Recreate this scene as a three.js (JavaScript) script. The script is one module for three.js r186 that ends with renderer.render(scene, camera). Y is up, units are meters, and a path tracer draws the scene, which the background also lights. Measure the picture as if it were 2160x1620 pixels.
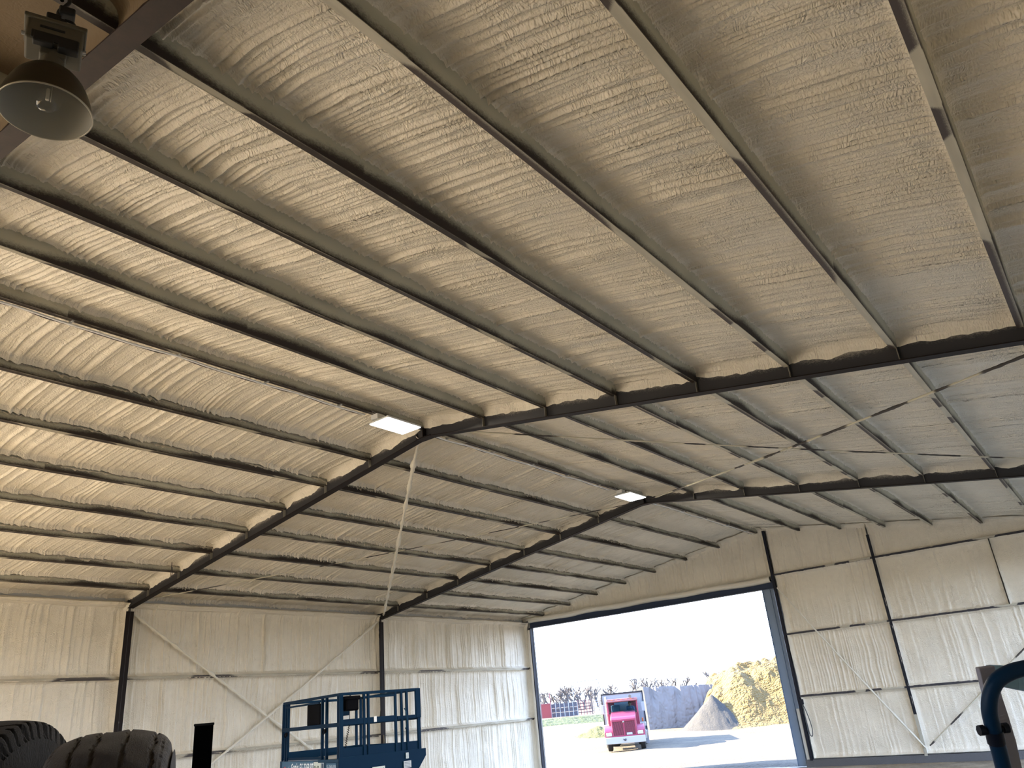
import * as THREE from 'three';
import { mergeGeometries, mergeVertices } from 'three/addons/utils/BufferGeometryUtils.js';
import { RoundedBoxGeometry } from 'three/addons/geometries/RoundedBoxGeometry.js';
import { MarchingCubes } from 'three/addons/objects/MarchingCubes.js';
import { RectAreaLightUniformsLib } from 'three/addons/lights/RectAreaLightUniformsLib.js';

// ---------------------------------------------------------------- camera, sky, sun, exposure
const scene = new THREE.Scene();
const camera = new THREE.PerspectiveCamera(52.98, 2160 / 1620, 0.05, 900);
camera.position.set(10.537, 2.63, 0);
camera.rotation.set(0.4022, 0.6254, -0.093, 'YXZ');
scene.add(camera);

const SKY_W = 512, SKY_H = 256;
function makeSky() {
  const d = new Float32Array(SKY_W * SKY_H * 4);
  for (let r = 0; r < SKY_H; r++) {
    const el = ((r + 0.5) / SKY_H - 0.5) * Math.PI, up = Math.max(0, Math.sin(el)), k = Math.pow(up, 0.55);
    const hor = [0.80, 0.92, 1.06], zen = [0.24, 0.43, 0.90], low = [0.30, 0.27, 0.20];
    for (let c = 0; c < SKY_W; c++) for (let j = 0; j < 4; j++) {
      d[(r * SKY_W + c) * 4 + j] = j === 3 ? 1 : el < 0 ? low[j] : hor[j] + (zen[j] - hor[j]) * k;
    }
  }
  const t = new THREE.DataTexture(d, SKY_W, SKY_H, THREE.RGBAFormat, THREE.FloatType);
  t.mapping = THREE.EquirectangularReflectionMapping; t.magFilter = THREE.LinearFilter; t.needsUpdate = true;
  return t;
}
const skyTexture = makeSky();
scene.background = skyTexture;
scene.environment = skyTexture;
scene.backgroundIntensity = 1; scene.environmentIntensity = 1;

const sun = new THREE.DirectionalLight(new THREE.Color().setRGB(1.0, 0.85, 0.63), 6.6);
sun.position.set(-82, 50, -14); sun.target.position.set(0, 0, -42);
sun.castShadow = true; sun.shadow.mapSize.set(4096, 4096);
Object.assign(sun.shadow.camera, { left: -70, right: 70, top: 70, bottom: -70, near: 1, far: 260 });
sun.name = 'sun_light';
scene.add(sun, sun.target);

const renderer = new THREE.WebGLRenderer({ antialias: true });
renderer.toneMapping = THREE.LinearToneMapping;
renderer.toneMappingExposure = 9.8;
renderer.shadowMap.enabled = true;
RectAreaLightUniformsLib.init();

// placements solved from the photograph
const LIFT_YAW = -0.27, TYRE_A = [4.70, 2.0, -2.16], TYRE_B = [5.72, 1.87, -2.45], TYRE_YAW_A = 0.72, TYRE_YAW_B = 1.0, LAMP = [6.56, 5.99, -1.24], HOOK = [9.99, 2.282, -3.675];

// ---------------------------------------------------------------- small tools
const V = (x, y, z) => new THREE.Vector3(x, y, z);
function rng(s) { let a = s * 2654435761 >>> 0; return () => { a = (a + 0x6d2b79f5) | 0; let t = Math.imul(a ^ (a >>> 15), 1 | a); t = (t + Math.imul(t ^ (t >>> 7), 61 | t)) ^ t; return ((t ^ (t >>> 14)) >>> 0) / 4294967296; }; }
function hash(x, y, s) { let h = (x * 374761393 + y * 668265263 + s * 982451653) | 0; h = Math.imul(h ^ (h >>> 13), 1274126177); h ^= h >>> 16; return (h >>> 0) / 4294967296; }
function noise(x, y, s = 0, per = 0) {
  let xi = Math.floor(x), yi = Math.floor(y); const fx = x - xi, fy = y - yi, u = fx * fx * (3 - 2 * fx), v = fy * fy * (3 - 2 * fy);
  const w = (a) => per ? ((a % per) + per) % per : a;
  const a = hash(w(xi), w(yi), s), b = hash(w(xi + 1), w(yi), s), c = hash(w(xi), w(yi + 1), s), d = hash(w(xi + 1), w(yi + 1), s);
  return a + (b - a) * u + (c - a) * v + (a - b - c + d) * u * v;
}
const sstep = (a, b, x) => { const t = Math.min(1, Math.max(0, (x - a) / (b - a))); return t * t * (3 - 2 * t); };
const mix = (a, b, t) => a + (b - a) * t;
const taken = new Map();
function numbered(n) { const k = taken.get(n) ?? 0; taken.set(n, k + 1); return k ? n + '_' + String(k).padStart(3, '0') : n; }
function tag(o, label, category, group, kind) { Object.assign(o.userData, label && { label }, category && { category }, group && { group }, kind && { kind }); return o; }
function shade(o) { o.castShadow = true; o.receiveShadow = true; return o; }
function part(name, geo, m, parent) { const o = shade(new THREE.Mesh(Array.isArray(geo) ? merge(geo) : geo, m)); o.name = parent === scene || !parent ? numbered(name) : name; (parent || scene).add(o); return o; }
function thing(name, label, category, pos = [0, 0, 0], group) { const o = new THREE.Group(); o.name = numbered(name); o.position.set(...pos); scene.add(o); return tag(o, label, category, group); }
function structure(name, geo, m) { const o = geo ? part(name, geo, m, scene) : thing(name); o.userData.kind = 'structure'; return o; }
function merge(list) { return mergeGeometries(list.map((g) => { const q = g.index ? g.toNonIndexed() : g.clone(); for (const k of Object.keys(q.attributes)) if (!['position', 'normal', 'uv'].includes(k)) q.deleteAttribute(k); return q; })); }
function box(x0, x1, y0, y1, z0, z1) { const g = new THREE.BoxGeometry(x1 - x0, y1 - y0, z1 - z0); g.translate((x0 + x1) / 2, (y0 + y1) / 2, (z0 + z1) / 2); return metricUV(g); }
function rbox(x0, x1, y0, y1, z0, z1, r = 0.01) { const g = new RoundedBoxGeometry(x1 - x0, y1 - y0, z1 - z0, 2, r); g.translate((x0 + x1) / 2, (y0 + y1) / 2, (z0 + z1) / 2); return g; }
function metricUV(g) {
  const p = g.attributes.position, n = g.attributes.normal, uv = g.attributes.uv;
  for (let i = 0; i < p.count; i++) {
    const ax = Math.abs(n.getX(i)), ay = Math.abs(n.getY(i)), az = Math.abs(n.getZ(i));
    if (ax >= ay && ax >= az) uv.setXY(i, p.getZ(i), p.getY(i)); else if (ay >= az) uv.setXY(i, p.getX(i), p.getZ(i)); else uv.setXY(i, p.getX(i), p.getY(i));
  }
  return g;
}
function tube(pts, r, seg = 0, rad = 8, closed = false) { const c = new THREE.CatmullRomCurve3(pts.map((p) => p.isVector3 ? p : V(...p)), closed, 'centripetal'); return new THREE.TubeGeometry(c, seg || pts.length * 6, r, rad, closed); }
function rod(a, b, r, rad = 10) { a = V(...a); b = V(...b); const g = new THREE.CylinderGeometry(r, r, a.distanceTo(b), rad); g.applyQuaternion(new THREE.Quaternion().setFromUnitVectors(V(0, 1, 0), b.clone().sub(a).normalize())); g.translate((a.x + b.x) / 2, (a.y + b.y) / 2, (a.z + b.z) / 2); return g; }
function bar(a, b, w, h, up = V(0, 1, 0)) {   // square tube from a to b
  a = V(...a); b = V(...b); const d = b.clone().sub(a), L = d.length(); d.normalize();
  const g = new RoundedBoxGeometry(w, h, L, 1, Math.min(w, h) * 0.12), z = d, x = new THREE.Vector3().crossVectors(Math.abs(d.dot(up)) > 0.95 ? V(0, 0, 1) : up, z).normalize(), y = new THREE.Vector3().crossVectors(z, x);
  g.applyMatrix4(new THREE.Matrix4().makeBasis(x, y, z)); g.translate((a.x + b.x) / 2, (a.y + b.y) / 2, (a.z + b.z) / 2); return g;
}
function moved(g, x, y, z, ry = 0, rx = 0, rz = 0) { const q = g.clone(); q.applyMatrix4(new THREE.Matrix4().makeRotationFromEuler(new THREE.Euler(rx, ry, rz, 'YXZ'))); q.translate(x, y, z); return q; }
camera.updateMatrixWorld(true); camera.updateProjectionMatrix();
function inFrame(p, m = 1.03) { const q = V(...p).applyMatrix4(camera.matrixWorldInverse); if (q.z > -0.1) return false; q.applyMatrix4(camera.projectionMatrix); return Math.abs(q.x) < m && Math.abs(q.y) < m; }

// ---------------------------------------------------------------- materials
const lin = (r, g, b) => new THREE.Color().setRGB(r, g, b);
function mat(color, roughness = 0.7, extra = {}) { return new THREE.MeshStandardMaterial({ color: Array.isArray(color) ? lin(...color) : new THREE.Color(color), roughness, ...extra }); }
const paint = (c, r = 0.5, sp = 0.3) => new THREE.MeshPhysicalMaterial({ color: lin(...c), roughness: r, specularIntensity: sp });
function tex(w, h, fn, srgb = false) {
  const d = new Uint8Array(w * h * 4);
  for (let y = 0; y < h; y++) for (let x = 0; x < w; x++) { const c = fn(x, y); for (let k = 0; k < 3; k++) { let v = Array.isArray(c) ? c[k] : c; if (srgb) v = v <= 0.0031308 ? v * 12.92 : 1.055 * Math.pow(v, 1 / 2.4) - 0.055; d[(y * w + x) * 4 + k] = Math.max(0, Math.min(255, v * 255)); } d[(y * w + x) * 4 + 3] = 255; }
  const t = new THREE.DataTexture(d, w, h); t.wrapS = t.wrapT = THREE.RepeatWrapping; t.magFilter = THREE.LinearFilter; t.minFilter = THREE.LinearMipmapLinearFilter; if (srgb) t.colorSpace = THREE.SRGBColorSpace; t.needsUpdate = true; return t;
}
const FOAM = [0.75, 0.695, 0.58];
// orange-peel skin of sprayed foam, one tile = 1.2 m
const peel = tex(512, 512, (x, y) => {
  const u = x / 512, v = y / 512, wx = noise(u * 12, v * 12, 7, 12) * 0.06, wy = noise(u * 12, v * 12, 8, 12) * 0.06;
  const a = 1 - Math.abs(noise((u + wx) * 36, (v + wy) * 72, 1, 36 * 2) * 2 - 1), b = 1 - Math.abs(noise((u + wy) * 70, (v + wx) * 110, 2, 10) * 2 - 1), c = noise(u * 128, v * 128, 3, 128);
  return 0.5 * a * noise(u * 8, v * 8, 4, 8) * 1.4 + 0.25 * b + 0.18 * c;
});
const foamTone = tex(256, 256, (x, y) => { const u = x / 256, v = y / 256, k = 0.90 + 0.10 * noise(u * 4, v * 4, 11, 4) + 0.05 * (noise(u * 32, v * 32, 12, 32) - 0.5); return FOAM.map((c) => c * k); }, true);
const rep = (t, a, b = a) => { const q = t.clone(); q.repeat.set(a, b); q.needsUpdate = true; return q; };
const M = {
  foam: new THREE.MeshStandardMaterial({ map: rep(foamTone, 0.3), roughness: 0.45, bumpMap: rep(peel, 1 / 1.2), bumpScale: 0.015 }),
  foamOld: new THREE.MeshStandardMaterial({ color: lin(0.15, 0.108, 0.06), roughness: 0.8, bumpMap: rep(peel, 1 / 1.2), bumpScale: 0.003 }),
  primer: paint([0.013, 0.009, 0.0085], 0.6, 0.25),
  primerRed: mat([1, 1, 1], 0.6, { map: tex(256, 256, (x, y) => { const n = noise(x / 20, y / 20, 15) * 0.6 + noise(x / 5, y / 5, 16) * 0.4; return [0.009 + 0.018 * n, 0.004 + 0.007 * n, 0.003 + 0.005 * n]; }, true) }),
  steelDark: paint([0.012, 0.014, 0.022], 0.5, 0.3),
  galv: mat([0.42, 0.43, 0.44], 0.38, { metalness: 0.7 }),
  rope: mat([0.70, 0.67, 0.58], 0.85),
  rodDark: mat([0.05, 0.045, 0.045], 0.5, { metalness: 0.4 }),
  jamb: mat([0.17, 0.235, 0.34], 0.45),
  shell: mat([0.5, 0.5, 0.48], 0.7),
};
// sprayed steel webs: foam mist from the top, bare primer toward the bottom
function sprayMap(w, h, len, seed, low, high, thr, soft, speck = 0.5) {
  return tex(w, h, (x, y) => {
    const v = y / h, u = x / w * len, t = thr(u, seed) + (noise(u * 40, v * 20, seed + 5) - 0.5) * 0.07 + (hash(x, y, seed + 6) - 0.5) * speck * soft;
    const k = sstep(t - soft, t + soft, v), tone = 0.88 + 0.24 * noise(u * 3, v * 3, seed + 9);
    return low.map((c, i) => mix(c, high[i] * tone, k));
  }, true);
}
const WEB = [0.46, 0.45, 0.36];
const webThr = (u, s) => 0.08 + 0.34 * Math.pow(noise(u * 0.9, 0, s), 2) + 0.06 * noise(u * 4, 1, s);
M.purlinWeb = [0, 1, 2].map((i) => mat([1, 1, 1], 0.7, { map: sprayMap(1024, 64, 9.4, 40 + i, [0.02, 0.013, 0.011], WEB, webThr, 0.2) }));
const flangeThr = (u, s) => 1.15 - 0.9 * sstep(0.62, 0.8, noise(u * 1.3, 0, s)) - 0.3 * noise(u * 9, 0, s + 1);
const flangeClean = mat([1, 1, 1], 0.6, { map: sprayMap(1024, 32, 9.4, 60, [0.018, 0.011, 0.009], [0.3, 0.28, 0.22], flangeThr, 0.25) });
const flangeSprayed = mat([1, 1, 1], 0.7, { map: sprayMap(1024, 32, 9.4, 66, [0.07, 0.055, 0.05], [0.5, 0.47, 0.38], (u, s) => 0.9 - 1.5 * sstep(0.3, 0.55, noise(u * 1.6, 0, s)), 0.35) });

// ---------------------------------------------------------------- building dimensions (metres, floor at y = 0, ridge at x = 0)
const PITCH = 0.1588, TH = Math.atan(PITCH), XW = 11.95, EAVE = 6.35;
const Z = [-1.74, -11.33, -20.93, -30.31], ZB = 7.9;               // frames, far gable, near gable
const B = (x) => 8.3376 - PITCH * Math.abs(x);                     // level of the purlins' undersides
const PX = (k) => k === 0 ? -0.05 : Math.sign(k) * (Math.abs(k) * 1.5 + 0.146) - 0.05;
const FOAM_UP = 0.235;

// ---------------------------------------------------------------- sprayed foam patches
function ridgeProfile(L, seed, gap, amp) {   // rounded beads of foam, steeper and creased on their far side
  const r = rng(seed), D = 0.004, n = Math.ceil((L + 2) / D) + 2, a = new Float32Array(n), cut = new Float32Array(n);
  for (let p = 0; p < L + 2;) {
    p += gap * (0.3 + r() * r() * 1.9); const h = amp * (0.12 + 0.25 * r() + r() * r() * 0.6), w = gap * (0.14 + 0.22 * r()), d = w * (0.3 + 0.3 * r());
    for (let i = Math.max(0, Math.floor((p - 2.6 * w) / D)); i < Math.min(n, Math.ceil((p + 5 * d) / D)); i++) { const t = i * D - p, q = h * Math.exp(-(t * t) / (t < 0 ? w * w : d * d)), e = 0.18 * h * Math.exp(-((t - 2.4 * d) ** 2) / (d * d * 1.8)); if (q > a[i]) a[i] = q; if (e > cut[i]) cut[i] = e; }
  }
  for (let i = 0; i < n; i++) a[i] -= cut[i];
  return (x) => { const f = Math.min(n - 3, Math.max(0, (x + 1) / D)), i = Math.floor(f); return a[i] + (a[i + 1] - a[i]) * (f - i); };
}
// o: origin, eu/ev: unit vectors, N: inward normal; Lu along eu, Lv(u) along ev; ridges run along ev
function foamPatch({ o, eu, ev, N, Lu, Lv, du = 0.03, dv = 0.06, seed, gap = 0.16, amp = 0.012, warp = 0.12, f = [0.1, 0.1, 0.1, 0.1], lump = 0.02, top = null }) {
  const lv = typeof Lv === 'function' ? Lv : () => Lv, maxV = Math.max(lv(0), lv(Lu), lv(Lu / 2)), nu = Math.max(4, Math.round(Lu / du)), nv = Math.max(4, Math.round(maxV / dv));
  const A = ridgeProfile(Lu, seed, gap, amp), A2 = ridgeProfile(Lu, seed + 5000, gap * 0.33, amp * 0.3), pos = new Float32Array((nu + 1) * (nv + 1) * 3), uv = new Float32Array((nu + 1) * (nv + 1) * 2);
  const fil = (d, r) => d >= r || r <= 0 ? 0 : r - Math.sqrt(Math.max(0, r * r - (r - d) * (r - d)));
  for (let j = 0, q = 0; j <= nv; j++) for (let i = 0; i <= nu; i++, q++) {
    const u = Lu * i / nu, L = lv(u), tv = j / nv, v = L * (0.5 - 0.5 * Math.cos(Math.PI * tv)) * 0.35 + L * tv * 0.65;
    const wob = 0.05 * (noise(u * 1.2, v * 1.6, seed + 1) - 0.5) + 0.02 * (noise(u * 5, v * 5, seed + 2) - 0.5);
    const m = 0.45 + 0.9 * noise(u * 1.6, v * 1.1, seed + 3), uw = u - warp * (v / L) * (v / L) + wob;
    let h = A(uw) * m + A2(uw + wob * 0.4) * (0.2 + 1.3 * noise(u * 2.6, v * 2.4, seed + 8)) + lump * (noise(u * 1.1, v * 1.6, seed + 4) - 0.5) + 0.008 * (noise(u * 9, v * 6, seed + 5) - 0.5);
    const rag = 0.7 + 0.7 * noise(u * 3.1, v * 3.1, seed + 6) + 0.25 * noise(u * 14, v * 14, seed + 7);
    h += Math.max(fil(u, f[0] * rag), fil(Lu - u, f[1] * rag), fil(v, f[2] * rag), fil(L - v, f[3] * rag));
    pos[q * 3] = o[0] + eu[0] * u + ev[0] * v + N[0] * h; pos[q * 3 + 1] = o[1] + eu[1] * u + ev[1] * v + N[1] * h; pos[q * 3 + 2] = o[2] + eu[2] * u + ev[2] * v + N[2] * h;
    uv[q * 2] = u + seed * 0.37; uv[q * 2 + 1] = v + seed * 0.61;
  }
  const flip = new THREE.Vector3().crossVectors(V(...eu), V(...ev)).dot(V(...N)) < 0, idx = new Uint32Array(nu * nv * 6); let k = 0;
  for (let j = 0; j < nv; j++) for (let i = 0; i < nu; i++) { const a = j * (nu + 1) + i, b = a + 1, c = a + nu + 1, d = c + 1; if (flip) { idx[k++] = a; idx[k++] = c; idx[k++] = b; idx[k++] = b; idx[k++] = c; idx[k++] = d; } else { idx[k++] = a; idx[k++] = b; idx[k++] = c; idx[k++] = b; idx[k++] = d; idx[k++] = c; } }
  const g = new THREE.BufferGeometry(); g.setAttribute('position', new THREE.BufferAttribute(pos, 3)); g.setAttribute('uv', new THREE.BufferAttribute(uv, 2)); g.setIndex(new THREE.BufferAttribute(idx, 1)); g.computeVertexNormals(); return g;
}

// ---------------------------------------------------------------- floor, ground
const gravel = tex(512, 512, (x, y) => { const u = x / 512, v = y / 512; return 0.5 * noise(u * 60, v * 60, 21, 60) + 0.3 * noise(u * 120, v * 120, 22, 120) + 0.3 * noise(u * 14, v * 14, 23, 14); });
const dirtTone = tex(512, 512, (x, y) => { const u = x / 512, v = y / 512, k = 0.62 + 0.5 * noise(u * 8, v * 8, 31, 8) + 0.3 * (noise(u * 40, v * 40, 32, 40) - 0.5) + 0.25 * (noise(u * 100, v * 100, 33, 100) - 0.5); const g = noise(u * 5, v * 5, 34, 5); return [mix(0.42, 0.46, g) * k, mix(0.38, 0.375, g) * k, mix(0.31, 0.255, g) * k]; }, true);
M.floor = mat([0.72, 0.69, 0.64], 0.9, { map: rep(dirtTone, 0.2), bumpMap: rep(gravel, 0.5), bumpScale: 0.02 });
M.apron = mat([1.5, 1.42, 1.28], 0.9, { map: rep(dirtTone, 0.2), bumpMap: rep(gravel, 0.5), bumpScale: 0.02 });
M.ground = mat([0.17, 0.15, 0.115], 0.95, { map: rep(dirtTone, 0.12), bumpMap: rep(gravel, 0.25), bumpScale: 0.05 });
structure('floor', box(-XW - 0.2, XW + 0.2, -0.3, 0, Z[3] - 0.2, ZB + 0.2), M.floor);
const depthOf = (x, z) => (x - 10.54) * -0.5855 + z * -0.8107;
const ground = (x, z) => { const d = depthOf(x, z); return 1.55 * sstep(50, 112, d) + 0.0115 * Math.max(0, d - 105); };
function groundGeo() {
  const xs = [], zs = []; for (let x = -240; x <= 120; x += x > -60 && x < 20 ? 1.2 : 6) xs.push(x); for (let z = 60; z >= -330; z -= z < -28 && z > -110 ? 1.0 : 6) zs.push(z);
  const pos = [], uv = [], idx = [];
  for (const z of zs) for (const x of xs) {
    const inside = x > -XW - 1 && x < XW + 1 && z > Z[3] - 1 && z < ZB + 1, d = depthOf(x, z);
    const rough = inside ? 0 : 0.10 * (noise(x * 0.35, z * 0.35, 51) - 0.5) + 0.07 * (noise(x * 0.9, z * 0.9, 52) - 0.5) + 0.25 * sstep(80, 140, d) * (noise(x * 0.08, z * 0.08, 53) - 0.5);
    pos.push(x, (inside ? -0.2 : ground(x, z) - 0.03) + rough, z); uv.push(x, z);
  }
  const n = xs.length; for (let j = 0; j < zs.length - 1; j++) for (let i = 0; i < n - 1; i++) { const a = j * n + i, b = a + 1, c = a + n, e = c + 1; idx.push(a, b, c, b, e, c); }
  const g = new THREE.BufferGeometry(); g.setAttribute('position', new THREE.Float32BufferAttribute(pos, 3)); g.setAttribute('uv', new THREE.Float32BufferAttribute(uv, 2)); g.setIndex(idx); g.computeVertexNormals();
  if (g.attributes.normal.getY(0) < 0) { for (let i = 0; i < idx.length; i += 3) { const t = idx[i]; idx[i] = idx[i + 1]; idx[i + 1] = t; } g.setIndex(idx); g.computeVertexNormals(); }
  return g;
}
structure('ground', groundGeo(), M.ground);
structure('ground', [box(-XW - 16, -XW - 0.1, -0.1, 0.0, -9, ZB + 24), box(-XW - 0.1, XW, -0.1, 0.0, ZB + 0.1, ZB + 24)], M.apron);

// ---------------------------------------------------------------- walls with their foam
const RIGHT_DOOR = [-29, -9.5, 5.9], SIDE_DOOR = [-3.4, 0.8, 5.9], BACK_DOOR = [-11.4, 2.2, 5.3], DOOR = [-11.52, -0.06, 6.17];   // openings: from, to, height
const T = 0.14;
const wallLeft = structure('wall_left');
part('wall_sheet', [box(-XW - T, -XW - 0.08, 0, EAVE + 0.3, Z[3] - 0.1, SIDE_DOOR[0]), box(-XW - T, -XW - 0.08, SIDE_DOOR[2], EAVE + 0.3, SIDE_DOOR[0], SIDE_DOOR[1]), box(-XW - T, -XW - 0.08, 0, EAVE + 0.3, SIDE_DOOR[1], ZB)], M.shell, wallLeft);
const GIRT_L = [4.44, 2.33], GIRT_G = [6.64, 4.45, 2.30];
let seed = 100;
{
  const rows = [[0.2, GIRT_L[1]], [GIRT_L[1], GIRT_L[0]], [GIRT_L[0], EAVE + 0.1]], bays = [[-6.0, Z[1]], [Z[1], Z[2]], [Z[2], Z[3] + 0.06]];
  bays.forEach(([za, zb], b) => rows.forEach(([ya, yb], r) => part('foam_panel', foamPatch({ o: [-XW, ya + 0.03, za], eu: [0, 0, -1], ev: [0, 1, 0], N: [1, 0, 0], Lu: za - zb, Lv: yb - ya - 0.05, du: 0.016, dv: 0.08, seed: seed++, gap: b === 0 ? 0.3 : 0.19, amp: b === 0 ? 0.05 : 0.08, warp: 0.0, f: [0.2, 0.2, 0.12, r === 2 ? 0.22 : 0.12], lump: 0.05 }), M.foam, wallLeft)));
}
const wallRight = structure('wall_right', [box(XW + 0.08, XW + T, 0, EAVE + 0.3, RIGHT_DOOR[1], ZB), box(XW + 0.08, XW + T, 0, EAVE + 0.3, Z[3] - 0.1, RIGHT_DOOR[0]), box(XW + 0.08, XW + T, RIGHT_DOOR[2], EAVE + 0.3, RIGHT_DOOR[0], RIGHT_DOOR[1])], M.foam);
const wallBack = structure('wall_back', [box(-XW - T, BACK_DOOR[0], 0, 6.4, ZB, ZB + T), box(BACK_DOOR[1], XW + T, 0, 6.4, ZB, ZB + T), box(BACK_DOOR[0], BACK_DOOR[1], BACK_DOOR[2], 6.4, ZB, ZB + T), gableTop(ZB, T)], M.foam);
function gableTop(z, t, y0 = 6.4) { const s = new THREE.Shape(); s.moveTo(-XW - T, y0); s.lineTo(XW + T, y0); s.lineTo(XW + T, B(XW) + 0.30); s.lineTo(0, B(0) + 0.30); s.lineTo(-XW - T, B(XW) + 0.30); s.closePath(); const g = new THREE.ExtrudeGeometry(s, { depth: t, bevelEnabled: false }); g.translate(0, 0, z); return g; }
const wallFront = structure('wall_front');
part('wall_sheet', [box(0.15, XW + T, 0, 6.4, Z[3] - T, Z[3] - 0.08), box(-XW - T, DOOR[0], 0, 6.4, Z[3] - T, Z[3] - 0.08), box(DOOR[0], 0.15, DOOR[2] + 0.16, 6.4, Z[3] - T, Z[3] - 0.08), gableTop(Z[3] - T, T - 0.08)], M.shell, wallFront);
const COL_G = [0.20, 3.95, 7.75];
{
  const g = (x0, x1, y0, y1, opt = {}) => part('foam_panel', foamPatch({ o: [x0, y0, Z[3]], eu: [1, 0, 0], ev: [0, 1, 0], N: [0, 0, 1], Lu: x1 - x0, Lv: typeof y1 === 'function' ? (u) => y1(x0 + u) - y0 : y1 - y0, du: 0.02, dv: 0.07, seed: seed++, gap: 0.16, amp: 0.06, warp: 0, f: [0.12, 0.12, 0.11, 0.11], lump: 0.04, ...opt }), M.foam, wallFront);
  const ys = [0.24, GIRT_G[2], GIRT_G[1], GIRT_G[0]], xs = [COL_G[0] + 0.08, COL_G[1], COL_G[2], XW - 0.02];
  xs[2] = 7.62;
  for (let c = 0; c < 3; c++) {
    if (c === 2) { g(xs[2] + 0.02, xs[3], ys[2] + 0.03, ys[3] - 0.03, { gap: 0.3, amp: 0.045 }); break; }
    if (c === 1) { for (const r of [0, 1]) g(xs[1] + 0.02, xs[3], ys[r] + 0.03, ys[r + 1] - 0.03, { gap: 0.3, amp: 0.04 }); g(xs[1] + 0.02, xs[2] - 0.02, ys[2] + 0.03, ys[3] - 0.03, { gap: 0.3, amp: 0.045 }); g(xs[1] + 0.02, xs[3], GIRT_G[0] + 0.03, (x) => B(x) + 0.17, { f: [0.1, 0.1, 0.11, 0.2], amp: 0.02 }); continue; }
    for (let r = 0; r < 3; r++) g(xs[c] + 0.02, xs[c + 1] - 0.02, ys[r] + 0.03, ys[r + 1] - 0.03, c === 0 && r > 0 ? {} : { gap: 0.3, amp: r === 0 ? 0.04 : 0.045 });
    g(xs[c] + 0.02, xs[c + 1] - 0.02, GIRT_G[0] + 0.03, (x) => B(x) + 0.17, { f: [0.1, 0.1, 0.11, 0.2], amp: c === 0 ? 0.06 : 0.02 });
  }
  g(-XW + 0.02, COL_G[0] - 0.06, DOOR[2] + 0.42, (x) => B(x) + 0.17, { f: [0.15, 0.06, 0.2, 0.25], amp: 0.07, gap: 0.2 });
  // the rounded foam roll over the door
  const pts = []; for (let i = 0; i <= 40; i++) { const x = mix(-11.6, 0.06, i / 40); pts.push(V(x, DOOR[2] + 0.36 + 0.03 * (noise(x * 1.3, 0, 77) - 0.5) + 0.02 * Math.sin(x * 2.1), Z[3] + 0.04)); }
  const roll = tube(pts, 0.13, 160, 12); part('foam_roll', roll, M.foam, wallFront);
}
// foam bead where the side wall meets the roof
for (const [za, zb] of [[-7.5, Z[1] + 0.1], [Z[1] - 0.1, Z[2] + 0.1], [Z[2] - 0.1, Z[3]]]) {
  const pts = []; for (let i = 0; i <= 30; i++) { const z = mix(za, zb, i / 30); pts.push(V(-XW + 0.04 + 0.04 * noise(z * 1.1, 0, 5), EAVE + 0.02 + 0.06 * noise(z * 0.9, 3, 6), z)); }
  part('foam_bead', tube(pts, 0.09, 120, 10), M.foam, wallLeft);
}
tag(structure('baseboard_front', box(-0.02, XW, 0, 0.235, Z[3] - 0.1, Z[3] + 0.14), mat([0.10, 0.10, 0.105], 0.85, { bumpMap: rep(gravel, 1.5), bumpScale: 0.01 })));

// ---------------------------------------------------------------- roof: deck and foam panels between the purlins
const ceiling = structure('ceiling');
for (const s of [-1, 1]) {
  const sh = new THREE.Shape(), e = XW + 0.3; sh.moveTo(0, B(0) + 0.31); sh.lineTo(s * e, B(e) + 0.31); sh.lineTo(s * e, B(e) + 0.37); sh.lineTo(0, B(0) + 0.37); sh.closePath();
  const g = new THREE.ExtrudeGeometry(sh, { depth: ZB - Z[3] + 0.6, bevelEnabled: false }); g.translate(0, 0, Z[3] - 0.3); part('roof_sheet', g, M.shell, ceiling);
}
const c = Math.cos(TH), s_ = Math.sin(TH);
const bayEnds = [[ZB - 0.1, Z[0]], [Z[0], Z[1]], [Z[1], Z[2]], [Z[2], Z[3] + 0.05]];
bayEnds.forEach(([za, zb], bay) => {
  for (let k = -8; k <= 7; k++) {
    const left = k < 0, xa = k === -8 ? -XW - 0.02 : PX(k) + 0.008, xb = k === 7 ? XW + 0.05 : PX(k + 1) - 0.006, N = [left ? s_ : -s_, -c, 0], near = bay === 1;
    if (k === 0 || k === -1) { /* the two panels at the ridge end at the ridge purlin */ }
    let vis = false; for (let i = 0; i <= 16 && !vis; i++) for (let j = 0; j <= 3 && !vis; j++) { const x = mix(xa, xb, j / 3); vis = inFrame([x, B(x) + 0.1, mix(za, zb, i / 16)], 1.1); }
    part('foam_panel', foamPatch({ o: [xa, B(xa) + FOAM_UP, za - 0.01], eu: [0, 0, -1], ev: [c, left ? s_ : -s_, 0], N, Lu: za - zb - 0.02, Lv: (xb - xa) / c, du: !vis ? 0.3 : near ? (k < 0 ? 0.012 : 0.009) : 0.015, dv: !vis ? 0.2 : near ? 0.055 : 0.07, seed: seed++, gap: near ? (k < 0 ? 0.18 : 0.115) : 0.12, amp: bay === 0 ? 0.004 : near ? (k < -2 ? 0.045 : k < 1 ? 0.065 : 0.075) : 0.075, warp: near ? 0.16 : 0.1, f: [near ? 0.03 : 0.12, 0.16, 0.075, k === -1 ? 0.08 : 0.10], lump: 0.025 }), bay === 0 ? M.foamOld : M.foam, ceiling);
  }
});

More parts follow.
